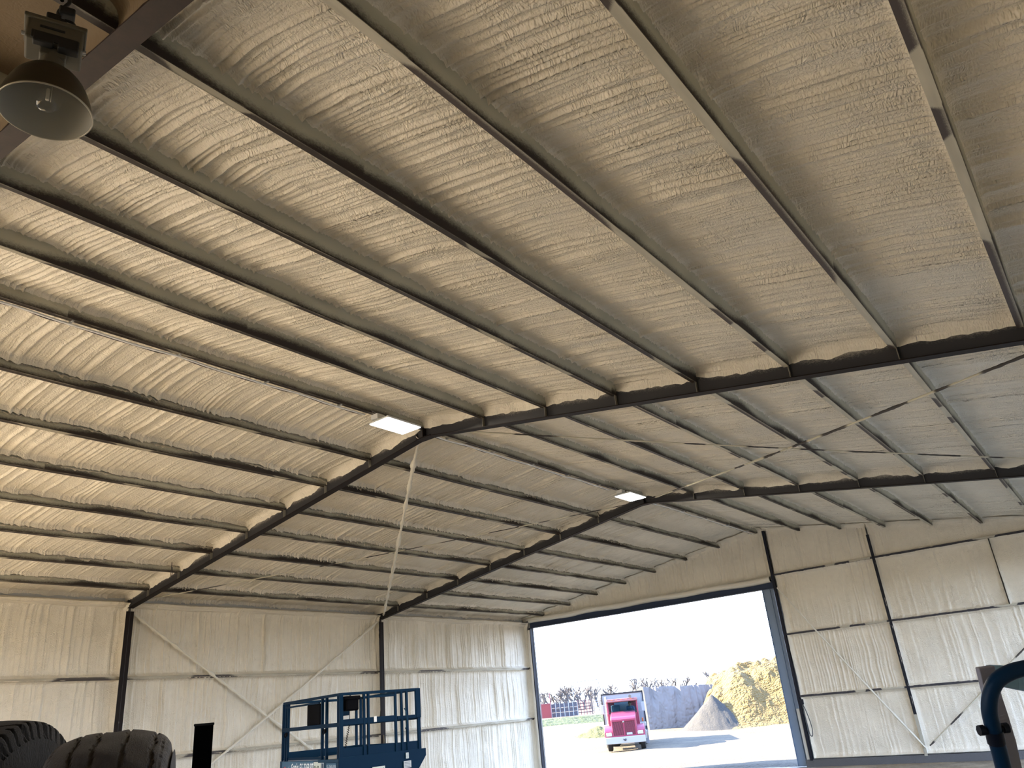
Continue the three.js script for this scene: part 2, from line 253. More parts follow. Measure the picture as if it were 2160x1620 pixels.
// ---------------------------------------------------------------- purlins
const ORD = ['', 'first', 'second', 'third', 'fourth', 'fifth', 'sixth', 'seventh'];
const BAY = ['roof bay behind the hanging bell lamp', 'nearest foamed roof bay', 'middle roof bay with crossed bracing', 'far roof bay over the open door'];
function purlinGeo(L, shift) {
  const web = box(-0.006, 0.006, 0, FOAM_UP + 0.06, -L, 0), fl = mergeGeometries([box(-0.078, 0.006, -0.006, 0.006, -L, 0), box(-0.078, -0.07, 0, 0.026, -L, 0)]);
  for (const [g, hgt] of [[web, FOAM_UP], [fl, 0.09]]) { const p = g.attributes.position, uv = g.attributes.uv; for (let i = 0; i < p.count; i++) uv.setXY(i, (p.getZ(i) + shift) / 9.4, g === web ? Math.min(0.98, p.getY(i) / hgt) : 0.98 + p.getX(i) / 0.09); }
  return [web, fl];
}
bayEnds.forEach(([za, zb], bay) => {
  const L = za - zb - 0.03, variants = [0, 2.3, 4.1, 6.6].map((s) => purlinGeo(L, s));
  for (let k = -7; k <= 7; k++) {
    const x = PX(k); let vis = false; for (let i = 0; i <= 40 && !vis; i++) vis = inFrame([x, B(x), mix(za, zb, i / 40)], 1.0);
    if (!vis) continue;
    const side = k < 0 ? 'left' : 'right', where = k === 0 ? 'steel ridge purlin' : ORD[Math.abs(k)] + ' steel purlin ' + side + ' of the ridge';
    const t = thing('roof_purlin', `${where}, ${k === 0 ? 'carrying the conduit, ' : ''}in the ${BAY[bay]}`, 'purlin', [x, B(x), za - 0.015], 'foam-sprayed steel roof purlins');
    t.rotation.z = k < 0 ? TH : k > 0 ? -TH : 0;
    const [w, f] = variants[(k + 8 + bay) % 4]; part('web', w, M.purlinWeb[(k + 9) % 3], t); part('bottom_flange', f, k > 4 || bay > 1 && k > 2 ? flangeSprayed : flangeClean, t);
  }
});

// ---------------------------------------------------------------- rafters (frames across the building)
const RB = 0.2;
const rafterMap = (sd) => sprayMap(2048, 64, 24, sd, [0.018, 0.018, 0.022], FOAM.map((q) => q * 0.85), (u, s) => { const x = u - 12, k = Math.abs(((Math.abs(x) - 0.146) / 1.5) % 1 - 0.5) * 2; return 0.66 + 0.16 * Math.pow(k, 3) + 0.10 * (noise(u * 0.7, 0, s) - 0.5); }, 0.3, 0.5);
const rafterLabel = ['reddish steel rafter crossing behind the hanging bell lamp', 'dark steel rafter spanning from the first LED panel to the eaves', 'dark steel rafter spanning from the second LED panel to the eaves'];
for (let i = 0; i < 3; i++) {
  const t = thing('roof_rafter', rafterLabel[i], 'rafter', [0, 0, Z[i]], 'steel rafters across the building');
  const s = new THREE.Shape(), e = XW - 0.3; s.moveTo(-e, B(e) - RB); s.lineTo(0, B(0) - RB); s.lineTo(e, B(e) - RB); s.lineTo(e, B(e) + 0.24); s.lineTo(0, B(0) + 0.24); s.lineTo(-e, B(e) + 0.24); s.closePath();
  const web = new THREE.ExtrudeGeometry(s, { depth: 0.012, bevelEnabled: false }); web.translate(0, 0, -0.006);
  const p = web.attributes.position, uv = web.attributes.uv; for (let q = 0; q < p.count; q++) uv.setXY(q, (p.getX(q) + 12) / 24, Math.min(0.99, Math.max(0.01, (p.getY(q) - B(p.getX(q)) + RB) / 0.40)));
  part('web', web, i === 0 ? M.primerRed : mat([1, 1, 1], 0.65, { map: rafterMap(80 + i * 7) }), t);
  for (const sd of [-1, 1]) {
    const L = e / c, f = box(0, L, -0.016, 0, i ? -0.085 : -0.06, i ? 0.085 : 0.11); f.applyMatrix4(new THREE.Matrix4().makeRotationZ(-TH)); if (sd < 0) f.applyMatrix4(new THREE.Matrix4().makeRotationY(Math.PI)); f.translate(0, B(0) - RB, 0);
    part('bottom_flange', f, i === 0 ? M.primerRed : M.primer, t);
  }
  if (i) {
    part('splice_plate', [rbox(-0.012, 0.012, B(0) - RB - 0.02, B(0) - 0.02, -0.11, 0.11, 0.004), rbox(-0.2, 0.2, B(0) - RB - 0.045, B(0) - RB - 0.022, -0.1, 0.1, 0.004)], M.primer, t);
    const plate = box(-0.004, 0.004, -RB, 0.0, 0.004, 0.07), plateMat = mat([0.2, 0.185, 0.15], 0.7);
    for (let k = -7; k <= 7; k++) if (k && inFrame([PX(k), B(PX(k)), Z[i]])) { const q = part('purlin_cleat', plate, plateMat, t); q.position.set(PX(k), B(PX(k)), 0); }
  }
}

// ---------------------------------------------------------------- columns and girts
const colSpray = mat([1, 1, 1], 0.65, { map: sprayMap(512, 64, 6, 95, [0.02, 0.018, 0.02], FOAM.map((q) => q * 0.9), (u, s) => 0.62 + 0.12 * (noise(u, 0, s) - 0.5), 0.22, 0.9) });
[1, 2].forEach((i) => {
  const t = thing('wall_column', i === 1 ? 'dark steel side wall column behind the worn tyre' : 'dark steel side wall column behind the blue lift platform', 'column', [-XW, 0, Z[i]], 'side wall columns');
  const web = box(-0.05, 0.32, 0, EAVE + 0.25, -0.006, 0.006), p = web.attributes.position, uv = web.attributes.uv; for (let q = 0; q < p.count; q++) uv.setXY(q, p.getY(q) / 6, Math.min(0.99, Math.max(0.01, 1 - p.getX(q) / 0.32)));
  part('web', web, colSpray, t); part('inner_flange', box(0.30, 0.318, 0, EAVE - 0.16, -0.11, 0.11), M.primer, t);
});
const girtMat = mat([1, 1, 1], 0.7, { map: sprayMap(1024, 32, 9.4, 110, [0.055, 0.045, 0.04], [0.42, 0.385, 0.3], (u, s) => 0.95 - 1.1 * sstep(0.35, 0.6, noise(u * 0.9, 0, s)), 0.4, 0.8) });
const girtDark = mat([1, 1, 1], 0.7, { map: sprayMap(1024, 32, 9.4, 111, [0.035, 0.034, 0.042], [0.45, 0.42, 0.34], (u, s) => 1.35 - 1.25 * sstep(0.76, 0.84, noise(u * 2.3, 0, s)), 0.25, 0.6) });
function girtUV(g, axis, w) { const p = g.attributes.position, uv = g.attributes.uv; for (let q = 0; q < p.count; q++) uv.setXY(q, (axis === 'z' ? p.getZ(q) : p.getX(q)) / 9.4, Math.min(0.98, Math.max(0.02, 0.5 + p.getY(q) / w))); return g; }
[[-7.5, Z[1] + 0.02, 'left of the first side wall column'], [Z[1] - 0.02, Z[2] + 0.02, 'between the two side wall columns'], [Z[2] - 0.02, Z[3] + 0.08, 'between the lift and the open door']].forEach(([za, zb, where]) => GIRT_L.forEach((y, r) => {
  const t = thing('wall_girt', `${r ? 'lower' : 'upper'} horizontal side wall girt ${where}`, 'girt', [-XW, y, za], 'side wall girts'), L = za - zb;
  part('flange', girtUV(box(0.13, 0.142, -0.055, 0.035, -L, 0), 'z', 0.09), girtMat, t); part('web', girtUV(box(-0.06, 0.14, -0.004, 0.004, -L, 0), 'z', 0.2), girtMat, t);
}));
const gLab = ['top', 'middle', 'lowest'];
GIRT_G.forEach((y, r) => {
  const t = thing('wall_girt', `${gLab[r]} dark girt across the foamed gable wall beside the door`, 'girt', [0.24, y, Z[3]], 'gable wall girts'), L = XW - 0.3;
  part('flange', girtUV(box(0, L, -0.035, 0.04, 0.12, 0.132), 'x', 0.08), girtDark, t); part('web', girtUV(box(0, L, -0.004, 0.004, -0.06, 0.13), 'x', 0.2), girtDark, t);
});
COL_G.slice(0, 2).forEach((x, i) => {
  const t = thing('wall_column', i ? 'thin dark column in the middle of the foamed gable wall' : 'dark ridge column standing beside the open door', 'column', [x, 0, Z[3]], 'gable wall columns'), top = B(x) + (i ? -0.25 : 0.05), low = i ? 1.45 : 0.2;
  part('web', box(-0.005, 0.005, 0.2, top, -0.05, 0.15), i ? M.foam : M.steelDark, t); part('flange', box(-0.05, 0.05, low, top, 0.145, 0.158), M.steelDark, t);
  if (i) part('bare_flange', box(-0.05, 0.05, 0.2, low, 0.145, 0.16), mat([0.36, 0.34, 0.28], 0.7), t);
});

// ---------------------------------------------------------------- door frame
{
  const t = structure('door_1'); t.position.set(0, 0, Z[3]);
  const hm = paint([0.03, 0.045, 0.085], 0.5, 0.4);
  part('header', [box(DOOR[0] - 0.1, 0.2, DOOR[2], DOOR[2] + 0.32, -0.1, 0.0), box(DOOR[0] - 0.1, 0.2, DOOR[2], DOOR[2] + 0.012, -0.14, 0.13)], hm, t);
  // right jamb: a channel in three spliced lengths
  const seg = [[0.02, 2.26], [2.28, 4.34], [4.36, DOOR[2] - 0.02]];
  for (const [a, b] of seg) { const q = part('jamb_plate', [box(-0.36, 0.1, a, b, -0.03, -0.018), box(-0.36, -0.345, a, b, -0.03, 0.05), box(-0.06, -0.045, a, b, -0.03, 0.045), box(0.085, 0.1, a, b, -0.03, 0.05)], M.jamb, t); part('splice', box(-0.37, 0.11, b - 0.05, b + 0.02, -0.02, -0.004), M.jamb, q); }
  part('jamb_foot', rbox(0.02, 0.14, 0.02, 1.9, 0.02, 0.12, 0.02), mat([0.5, 0.5, 0.46], 0.8), t);
  part('left_jamb', [box(DOOR[0] - 0.12, DOOR[0] - 0.02, 0, DOOR[2], -0.1, 0.12), box(DOOR[0] - 0.03, DOOR[0], 0, DOOR[2], -0.13, -0.1)], M.steelDark, t);
}
{ // foam and old caulk wrapped round the left jamb
  const pts = []; for (let i = 0; i <= 26; i++) pts.push(V(DOOR[0] - 0.13 + 0.03 * (noise(i * 0.5, 0, 9) - 0.5), mix(0.3, 6.1, i / 26), Z[3] + 0.07)); part('foam_roll', tube(pts, 0.09, 120, 10), M.foam, wallFront);
}
{ // cable loop on the jamb
  const pts = [[0.30, 2.05, 0.18], [0.36, 1.9, 0.19], [0.44, 1.55, 0.2], [0.47, 1.2, 0.2], [0.42, 0.98, 0.19], [0.36, 1.0, 0.18], [0.33, 1.3, 0.18], [0.31, 1.65, 0.18]].map((p) => V(p[0], p[1], p[2]));
  const t = thing('cable_coil', 'dark looped cable hanging beside the door jamb', 'cable', [0, 0, Z[3]]); part('loop', tube(pts, 0.016, 90, 8, true), mat([0.05, 0.055, 0.06], 0.6), t); part('hook', rbox(0.25, 0.36, 2.02, 2.2, 0.13, 0.2, 0.02), M.steelDark, t);
}

// ---------------------------------------------------------------- bracing rods and cables
function foamRope(a, b, r, seedR, lumps) {
  const pts = [], n = 60; for (let i = 0; i <= n; i++) { const t = i / n; pts.push(V(mix(a[0], b[0], t), mix(a[1], b[1], t) - 0.05 * Math.sin(Math.PI * t), mix(a[2], b[2], t))); }
  const g = new THREE.TubeGeometry(new THREE.CatmullRomCurve3(pts), 240, r, 7), p = g.attributes.position, uv = g.attributes.uv, ctr = new THREE.CatmullRomCurve3(pts);
  if (lumps) for (let q = 0; q < p.count; q++) { const i = Math.floor(q / 8), cp = ctr.getPointAt(Math.min(1, i / 240)), k = 0.55 + lumps * Math.pow(noise(i * 0.22, 0, seedR), 2) + 0.4 * hash(i, q % 7, seedR); p.setXYZ(q, cp.x + (p.getX(q) - cp.x) * k, cp.y + (p.getY(q) - cp.y) * k, cp.z + (p.getZ(q) - cp.z) * k); }
  for (let q = 0; q < uv.count; q++) uv.setXY(q, uv.getX(q), uv.getY(q) * 0.1); g.computeVertexNormals(); return g;
}
const halfSpray = mat([1, 1, 1], 0.75, { map: tex(1024, 8, (x) => { const k = sstep(0.42, 0.55, noise(x / 34, 0, 141)); return [mix(0.05, 0.55, k), mix(0.045, 0.51, k), mix(0.042, 0.40, k)]; }, true) });
const xb = (x, z, d = 0.08) => [x, B(x) - d, z];
const braces = [
  [xb(0.3, Z[1]), xb(11.6, Z[2]), 0.018, 0.35, halfSpray, 'flat running roof brace from the first LED panel across the right slope'],
  [xb(0.2, Z[2]), xb(11.6, Z[1]), 0.024, 0.5, halfSpray, 'speckled roof brace climbing right from the second LED panel'],
  [xb(-0.2, Z[1]), xb(-11.5, Z[2]), 0.04, 1.2, M.rope, 'white foam-crusted brace hanging down from the first LED panel'],
  [xb(-11.5, Z[1]), xb(-0.2, Z[2]), 0.014, 0.3, halfSpray, 'thin dark roof brace rising from the side wall to the second LED panel'],
  [[-11.78, 6.2, Z[1] - 0.1], [-11.78, 0.3, Z[2] + 0.1], 0.04, 1.0, M.rope, 'foam-coated wall brace sloping down toward the blue lift'],
  [[-11.74, 6.2, Z[2] + 0.1], [-11.74, 0.3, Z[1] - 0.1], 0.034, 1.0, M.rope, 'foam-coated wall brace sloping down toward the black post'],
  [[0.3, 6.15, Z[3] + 0.2], [4.0, 0.45, Z[3] + 0.2], 0.03, 0.7, M.rope, 'pale brace rod crossing the gable wall down from the door header'],
  [[4.15, 0.5, Z[3] + 0.2], [11.3, 6.0, Z[3] + 0.2], 0.026, 0.5, halfSpray, 'dark brace rod rising across the gable wall behind the blue handrail'],
];
braces.forEach(([a, b, r, l, m, label], i) => tag(part('brace_rod', foamRope(a, b, r, 200 + i, l), m, scene), label, 'brace'));
{
  const pts = [[-8.62, 6.98, -10.75], [-8.60, 6.82, -10.74], [-8.57, 6.64, -10.72], [-8.51, 6.58, -10.7], [-8.47, 6.68, -10.7], [-8.53, 6.84, -10.72]];
  tag(part('wire_loop', tube(pts, 0.009, 50, 6), M.rodDark, scene), 'small wire loop hanging from the roof near the first side wall column', 'wire');
}

// ---------------------------------------------------------------- LED panels and conduit at the ridge
const ledGlow = new THREE.MeshStandardMaterial({ color: 0xffffff, emissive: 0xffffff, emissiveIntensity: 1.6, roughness: 0.5 });
const ledBody = mat([0.62, 0.63, 0.62], 0.45);
[[0.27, 8.02, -10.17, 'large bright LED high-bay panel hanging at the first rafter peak'], [0.3, 8.02, -19.45, 'small bright LED high-bay panel hanging at the second rafter peak']].forEach(([x, y, z, label]) => {
  const t = thing('led_panel_light', label, 'light', [x, y, z], 'LED high-bay lights at the ridge');
  part('housing', [rbox(-0.27, 0.27, 0.012, 0.05, -0.46, 0.46, 0.012), rbox(-0.1, 0.1, 0.05, 0.12, -0.3, 0.3, 0.02)], ledBody, t);
  part('diffuser', rbox(-0.255, 0.255, 0, 0.014, -0.445, 0.445, 0.006), ledGlow, t);
  for (const dz of [-0.35, 0.35]) part('hanger_wire', [rod([-0.1, 0.05, dz], [-0.3, 0.34, dz], 0.003, 5), rod([0.1, 0.05, dz], [-0.3, 0.34, dz], 0.003, 5)], M.galv, t);
  part('driver_box', rbox(-0.16, 0.02, 0.06, 0.16, 0.3, 0.5, 0.01), ledBody, t);
  const l = new THREE.RectAreaLight(0xfff0d6, 32, 0.5, 0.88); l.position.set(x, y - 0.012, z); l.rotation.x = -Math.PI / 2; l.castShadow = true; l.name = 'led_panel_glow'; scene.add(l);
});
[[Z[0] - 0.1, -9.75, 'long white conduit along the ridge purlin leading to the first LED panel'], [Z[1] - 0.2, -19.1, 'white conduit along the ridge purlin leading to the second LED panel'], [Z[2] - 0.3, Z[3] + 0.2, 'white conduit along the ridge purlin over the open door']].forEach(([a, b, label], i) => {
  const pts = []; for (let q = 0; q <= 24; q++) { const z = mix(a, b, q / 24); pts.push(V(-0.155 + 0.012 * Math.sin(q * 1.7 + i), B(0) - 0.012 - 0.01 * Math.sin(q * 0.9), z)); }
  const t = thing('conduit', label, 'conduit', [0, 0, 0], 'ridge conduits'); part('pipe', tube(pts.map((p) => V(p.x, p.y - 0.03, p.z)), 0.017, 120, 8), mat([0.9, 0.9, 0.88], 0.3), t); part('cable', tube(pts.map((p, q) => V(p.x - 0.03, p.y - 0.015 - 0.02 * Math.abs(Math.sin(q * 1.3)), p.z)), 0.014, 160, 7), M.rodDark, t);
  for (let q = 2; q < 24; q += 5) part('strap', rbox(-0.185, -0.06, B(0) - 0.03, B(0) + 0.012, mix(a, b, q / 24) - 0.015, mix(a, b, q / 24) + 0.015, 0.004), M.galv, t);
});


// ---------------------------------------------------------------- scissor lift platform
{
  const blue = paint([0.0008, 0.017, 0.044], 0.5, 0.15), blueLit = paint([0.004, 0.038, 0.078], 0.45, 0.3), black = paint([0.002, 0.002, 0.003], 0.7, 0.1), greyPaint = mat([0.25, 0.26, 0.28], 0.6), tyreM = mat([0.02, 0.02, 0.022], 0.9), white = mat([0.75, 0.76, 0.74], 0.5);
  const t = thing('scissor_lift', 'blue scissor lift platform with guard rails and white lettering in front of the side wall', 'lift', [-1.56, 0, -10.36]);
  t.rotation.y = LIFT_YAW;                                  // local: -x along the long side, -z along the end
  const L = 2.79, W = 1.68, D = 2.13, top = D + 1.12, mid = D + 0.58;
  const P = (pts, m = blue, name = 'post') => part(name, pts, m, t);
  // deck and skirts
  part('deck', box(-L, 0, D - 0.05, D, -W, 0), greyPaint, t);
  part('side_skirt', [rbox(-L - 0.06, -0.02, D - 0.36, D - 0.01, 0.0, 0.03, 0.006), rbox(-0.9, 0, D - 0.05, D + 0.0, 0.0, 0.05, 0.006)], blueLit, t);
  const es = new THREE.Shape(); es.moveTo(0.06, D + 0.02); es.lineTo(-W - 0.08, D + 0.02); es.lineTo(-W - 0.08, D - 0.1); es.lineTo(-W + 0.12, D - 0.36); es.lineTo(0.06, D - 0.36); es.closePath();
  const eg = new THREE.ExtrudeGeometry(es, { depth: 0.03, bevelEnabled: true, bevelSize: 0.004, bevelThickness: 0.004, bevelSegments: 1 }); eg.rotateY(-Math.PI / 2); eg.translate(0.05, 0, 0); eg.computeVertexNormals();
  // shape x runs along local z
  part('end_skirt', eg, blue, t);
  part('toe_board', [rbox(-L, -0.75, D, D + 0.05, -0.02, 0.0, 0.004), rbox(-0.02, 0, D, D + 0.17, -W, -0.02, 0.004), rbox(-L, 0, D, D + 0.15, -W - 0.01, -W + 0.01, 0.004), rbox(-L, -L + 0.02, D, D + 0.15, -W, 0, 0.004)], blue, t);
  const q = 0.05, rails = (n, y, h = q) => P([bar([-L, y, 0], [0.0, y, 0], q, h), ], blue, n);
  rails('top_rail', top - 0.02); rails('mid_rail', mid, 0.07);
  P([bar([0, top - 0.02, 0], [0, top - 0.02, -W], q, q)], blue, 'top_rail'); P([bar([0, mid + 0.03, 0], [0, mid + 0.03, -W * 0.68], 0.04, 0.10), bar([0, mid + 0.03, -W * 0.7], [0, mid + 0.03, -W], 0.04, 0.06)], blue, 'mid_rail');
  P([bar([-L, top - 0.02, -W], [0, top - 0.02, -W], q, q)], blue, 'top_rail'); P([bar([-L, mid, -W], [0, mid, -W], q, 0.06)], blue, 'mid_rail');
  P([bar([-L, top - 0.02, 0], [-L, top - 0.02, -W], q, q)], blue, 'top_rail'); P([bar([-L, mid, 0], [-L, mid, -W], q, 0.06)], blue, 'mid_rail');
  P([bar([-L + 0.1, top - 0.11, 0.01], [-0.95, top - 0.11, 0.01], 0.03, 0.035)], blue, 'inner_rail'); P([bar([0.0, top - 0.10, -0.45], [0.0, top - 0.10, -W * 0.68], 0.03, 0.035)], blue, 'inner_rail');
  for (const x of [-L, -L + 0.16, -L + 0.26, -0.82, -0.62, -0.1]) P([bar([x, D - 0.02, 0], [x, top - 0.03, 0], q, q)]);
  P([bar([0, D - 0.05, 0], [0, top - 0.02, 0], 0.07, 0.07)]);
  for (const z of [-0.47, -0.56, -W * 0.68, -W * 0.76, -W * 0.83]) P([bar([0, D - 0.02, z], [0, top - 0.03, z], 0.05, 0.045)]);
  P([rbox(-0.03, 0.03, mid, top, -W - 0.02, -W + 0.09, 0.01), bar([0, D - 0.02, -W + 0.03], [0, mid, -W + 0.03], 0.05, 0.06)], blue, 'corner_post');
  for (const x of [-L, -L + 0.22, -0.03]) P([bar([x, D, -W], [x, top - 0.03, -W], q, q)]);
  for (const x of [-0.62, -L + 0.26]) { const g = part('gate_hinge', [rbox(x - 0.035, x + 0.035, mid - 0.12, mid - 0.05, 0.02, 0.05, 0.01), tube([[x - 0.05, mid - 0.06, 0.04], [x - 0.08, mid - 0.1, 0.05], [x - 0.04, mid - 0.14, 0.05], [x, mid - 0.12, 0.04]], 0.01, 20, 6)], black, t); }
  // black document box, white manual plates, control box with coiled cable
  part('manual_box', rbox(-1.62, -1.0, mid + 0.02, top - 0.12, -0.12, -0.02, 0.02), black, t).castShadow = true;
  const plate = part('instruction_plate', [rbox(-0.60, -0.28, mid + 0.06, top - 0.12, -0.32, -0.31, 0.003)], white, t); part('print', [box(-0.56, -0.48, mid + 0.26, mid + 0.38, -0.309, -0.306), box(-0.58, -0.3, mid + 0.15, mid + 0.23, -0.309, -0.306)], blue, plate);
  const cb = part('control_box', [rbox(-0.17, 0.09, top - 0.32, top - 0.09, -0.33, -0.07, 0.03), rbox(-0.2, 0.1, top - 0.13, top - 0.06, -0.36, -0.04, 0.02)], black, t); part('joystick', [rod([-0.02, top - 0.06, -0.2], [-0.02, top + 0.0, -0.2], 0.015), rbox(-0.1, -0.06, top - 0.3, top - 0.26, -0.06, -0.05, 0.005)], mat([0.03, 0.03, 0.03], 0.4), cb);
  const coil = []; for (let i = 0; i <= 90; i++) { const a = i * 1.05; coil.push(V(-0.02 + 0.014 * Math.cos(a) - 0.04 * (i / 90), mix(top - 0.55, D + 0.02, i / 90), -0.18 + 0.014 * Math.sin(a) + 0.1 * (i / 90))); }
  part('control_cable', [tube([[-0.02, top - 0.3, -0.18], [-0.015, top - 0.45, -0.18], [-0.006, top - 0.55, -0.18]], 0.006, 20, 6), tube(coil, 0.006, 260, 5)], black, t);
  part('outlet_plate', rbox(0.03, 0.04, mid - 0.01, mid + 0.09, -0.72, -0.66, 0.004), white, t);
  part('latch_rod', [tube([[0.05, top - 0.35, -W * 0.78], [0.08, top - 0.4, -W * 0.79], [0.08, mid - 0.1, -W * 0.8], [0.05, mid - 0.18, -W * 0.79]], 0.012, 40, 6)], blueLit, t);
  // decals
  function decal(w, h, draw) { const cv = document.createElement('canvas'); cv.width = w; cv.height = h; draw(cv.getContext('2d'), w, h); const x = new THREE.CanvasTexture(cv); x.colorSpace = THREE.SRGBColorSpace; return new THREE.MeshStandardMaterial({ map: x, roughness: 0.5 }); }
  function sticker(name, m, w, h, x, y, z, ry = 0) { const g = new THREE.BoxGeometry(w, h, 0.003); const o = part(name, g, m, t); o.position.set(x, y, z); o.rotation.y = ry; return o; }
  const bg = '#2d5a76';
  sticker('model_decal', decal(1024, 192, (g, w, h) => {
    g.fillStyle = bg; g.fillRect(0, 0, w, h);
    g.fillStyle = '#b8c4c8'; for (let i = 0; i < 5; i++) { g.fillStyle = i % 2 ? '#c9d0d4' : '#a8494c'; g.fillRect(20, 60 + i * 24, 110, 24); } g.fillStyle = '#28405e'; g.fillRect(20, 60, 46, 60);
    g.fillStyle = '#7fb04a'; g.beginPath(); g.moveTo(150, 180); g.lineTo(200, 60); g.lineTo(240, 180); g.fill(); g.fillStyle = '#e8ecea'; g.beginPath(); g.moveTo(190, 120); g.lineTo(250, 40); g.lineTo(215, 130); g.fill();
    g.fillStyle = '#e9edec'; g.font = 'italic bold 128px sans-serif'; g.fillText('Genie', 300, 116, 250); g.font = 'bold 128px sans-serif'; g.fillText('GS-3369 RT', 590, 116, 430);
  }), 1.58, 0.30, -L + 0.86, D - 0.17, 0.034);
  sticker('code_decal', decal(256, 192, (g, w, h) => { g.fillStyle = '#c4ccc2'; g.fillRect(0, 0, w, h); g.fillStyle = '#22402c'; g.font = 'bold 130px sans-serif'; g.fillText('0:0', 12, 140, 230); g.fillRect(0, 170, 256, 22); }), 0.34, 0.27, -L + 1.83, D - 0.17, 0.034);
  sticker('stripe_decal', decal(64, 96, (g, w, h) => { g.fillStyle = '#aebac2'; g.fillRect(0, 0, w, h); g.fillStyle = '#2a3f55'; g.fillRect(8, 10, 48, 30); g.fillRect(8, 52, 48, 30); }), 0.11, 0.27, -L + 2.07, D - 0.17, 0.034);
  sticker('unit_decal', decal(256, 96, (g, w, h) => { g.fillStyle = bg; g.fillRect(0, 0, w, h); g.fillStyle = '#d5dde0'; g.font = '62px sans-serif'; g.fillText('SL-349-028', 6, 70, 244); }), 0.42, 0.13, -0.34, D - 0.13, 0.034);
  sticker('code_decal', decal(256, 128, (g, w, h) => { g.fillStyle = '#c4ccc2'; g.fillRect(0, 0, w, h); g.fillStyle = '#22402c'; g.font = 'bold 110px sans-serif'; g.fillText('CC:02', 8, 105, 240); }), 0.26, 0.15, 0.085, D - 0.27, -0.72, Math.PI / 2);
  sticker('notice_decal', decal(64, 48, (g, w, h) => { g.fillStyle = '#b9bdbd'; g.fillRect(0, 0, w, h); g.fillStyle = '#6a7076'; for (let i = 0; i < 4; i++) g.fillRect(6, 8 + i * 10, 50, 4); }), 0.16, 0.12, 0.085, D - 0.22, -1.33, Math.PI / 2);
  sticker('notice_decal', decal(32, 48, (g, w, h) => { g.fillStyle = '#c6ccc8'; g.fillRect(0, 0, w, h); g.fillStyle = '#7d8486'; for (let i = 0; i < 4; i++) g.fillRect(6, 8 + i * 10, 20, 4); }), 0.06, 0.10, 0.085, D - 0.07, -1.33, Math.PI / 2);
  // arms, chassis and wheels below the frame of the picture
  for (const z of [-0.35, -W + 0.35]) part('scissor_arm', [bar([-L + 0.3, 1.2, z], [-0.3, D - 0.1, z], 0.08, 0.14), bar([-0.3, 1.2, z], [-L + 0.3, D - 0.1, z], 0.08, 0.14), bar([-L + 0.3, 0.75, z], [-0.3, 1.2, z], 0.08, 0.14)], blue, t);
  part('chassis', rbox(-L + 0.1, -0.1, 0.35, 0.9, -W + 0.12, -0.12, 0.04), blue, t);
  for (const x of [-L + 0.45, -0.45]) for (const z of [-0.06, -W + 0.06]) { const g = new THREE.CylinderGeometry(0.4, 0.4, 0.28, 28); g.rotateX(Math.PI / 2); part('wheel', moved(g, x, 0.4, z), tyreM, t); }
}

// ---------------------------------------------------------------- big tyres on a flatbed, black post, blue handrail
function tyreGeo(R, W, r0, tread, crown) {   // axis along local x; profile lathed then displaced by the tread
  const prof = [[r0, -W * 0.40], [r0 + 0.03, -W * 0.44], [mix(r0, R, 0.45), -W * 0.52], [mix(r0, R, 0.72), -W * 0.52], [R - 0.09 - crown, -W * 0.505], [R - 0.025 - crown, -W * 0.48]];
  for (let i = 0; i <= 80; i++) prof.push([R - crown * Math.pow(Math.abs(i / 40 - 1), 2.6), mix(-W * 0.45, W * 0.45, i / 80)]);
  const n0 = 6; for (let i = n0 - 1; i >= 0; i--) prof.push([prof[i][0], -prof[i][1]]);
  const g = new THREE.LatheGeometry(prof.map(([a, b]) => new THREE.Vector2(a, b)), 640), p = g.attributes.position;
  for (let i = 0; i < p.count; i++) {
    const x = p.getX(i), y = p.getY(i), z = p.getZ(i), rr = Math.hypot(x, z), a = Math.atan2(z, x), k = Math.max(0.5, 1 - tread(a, y / W, rr) / rr); p.setXYZ(i, x * k, y, z * k);
  }
  g.rotateZ(Math.PI / 2); g.computeVertexNormals(); return g;
}
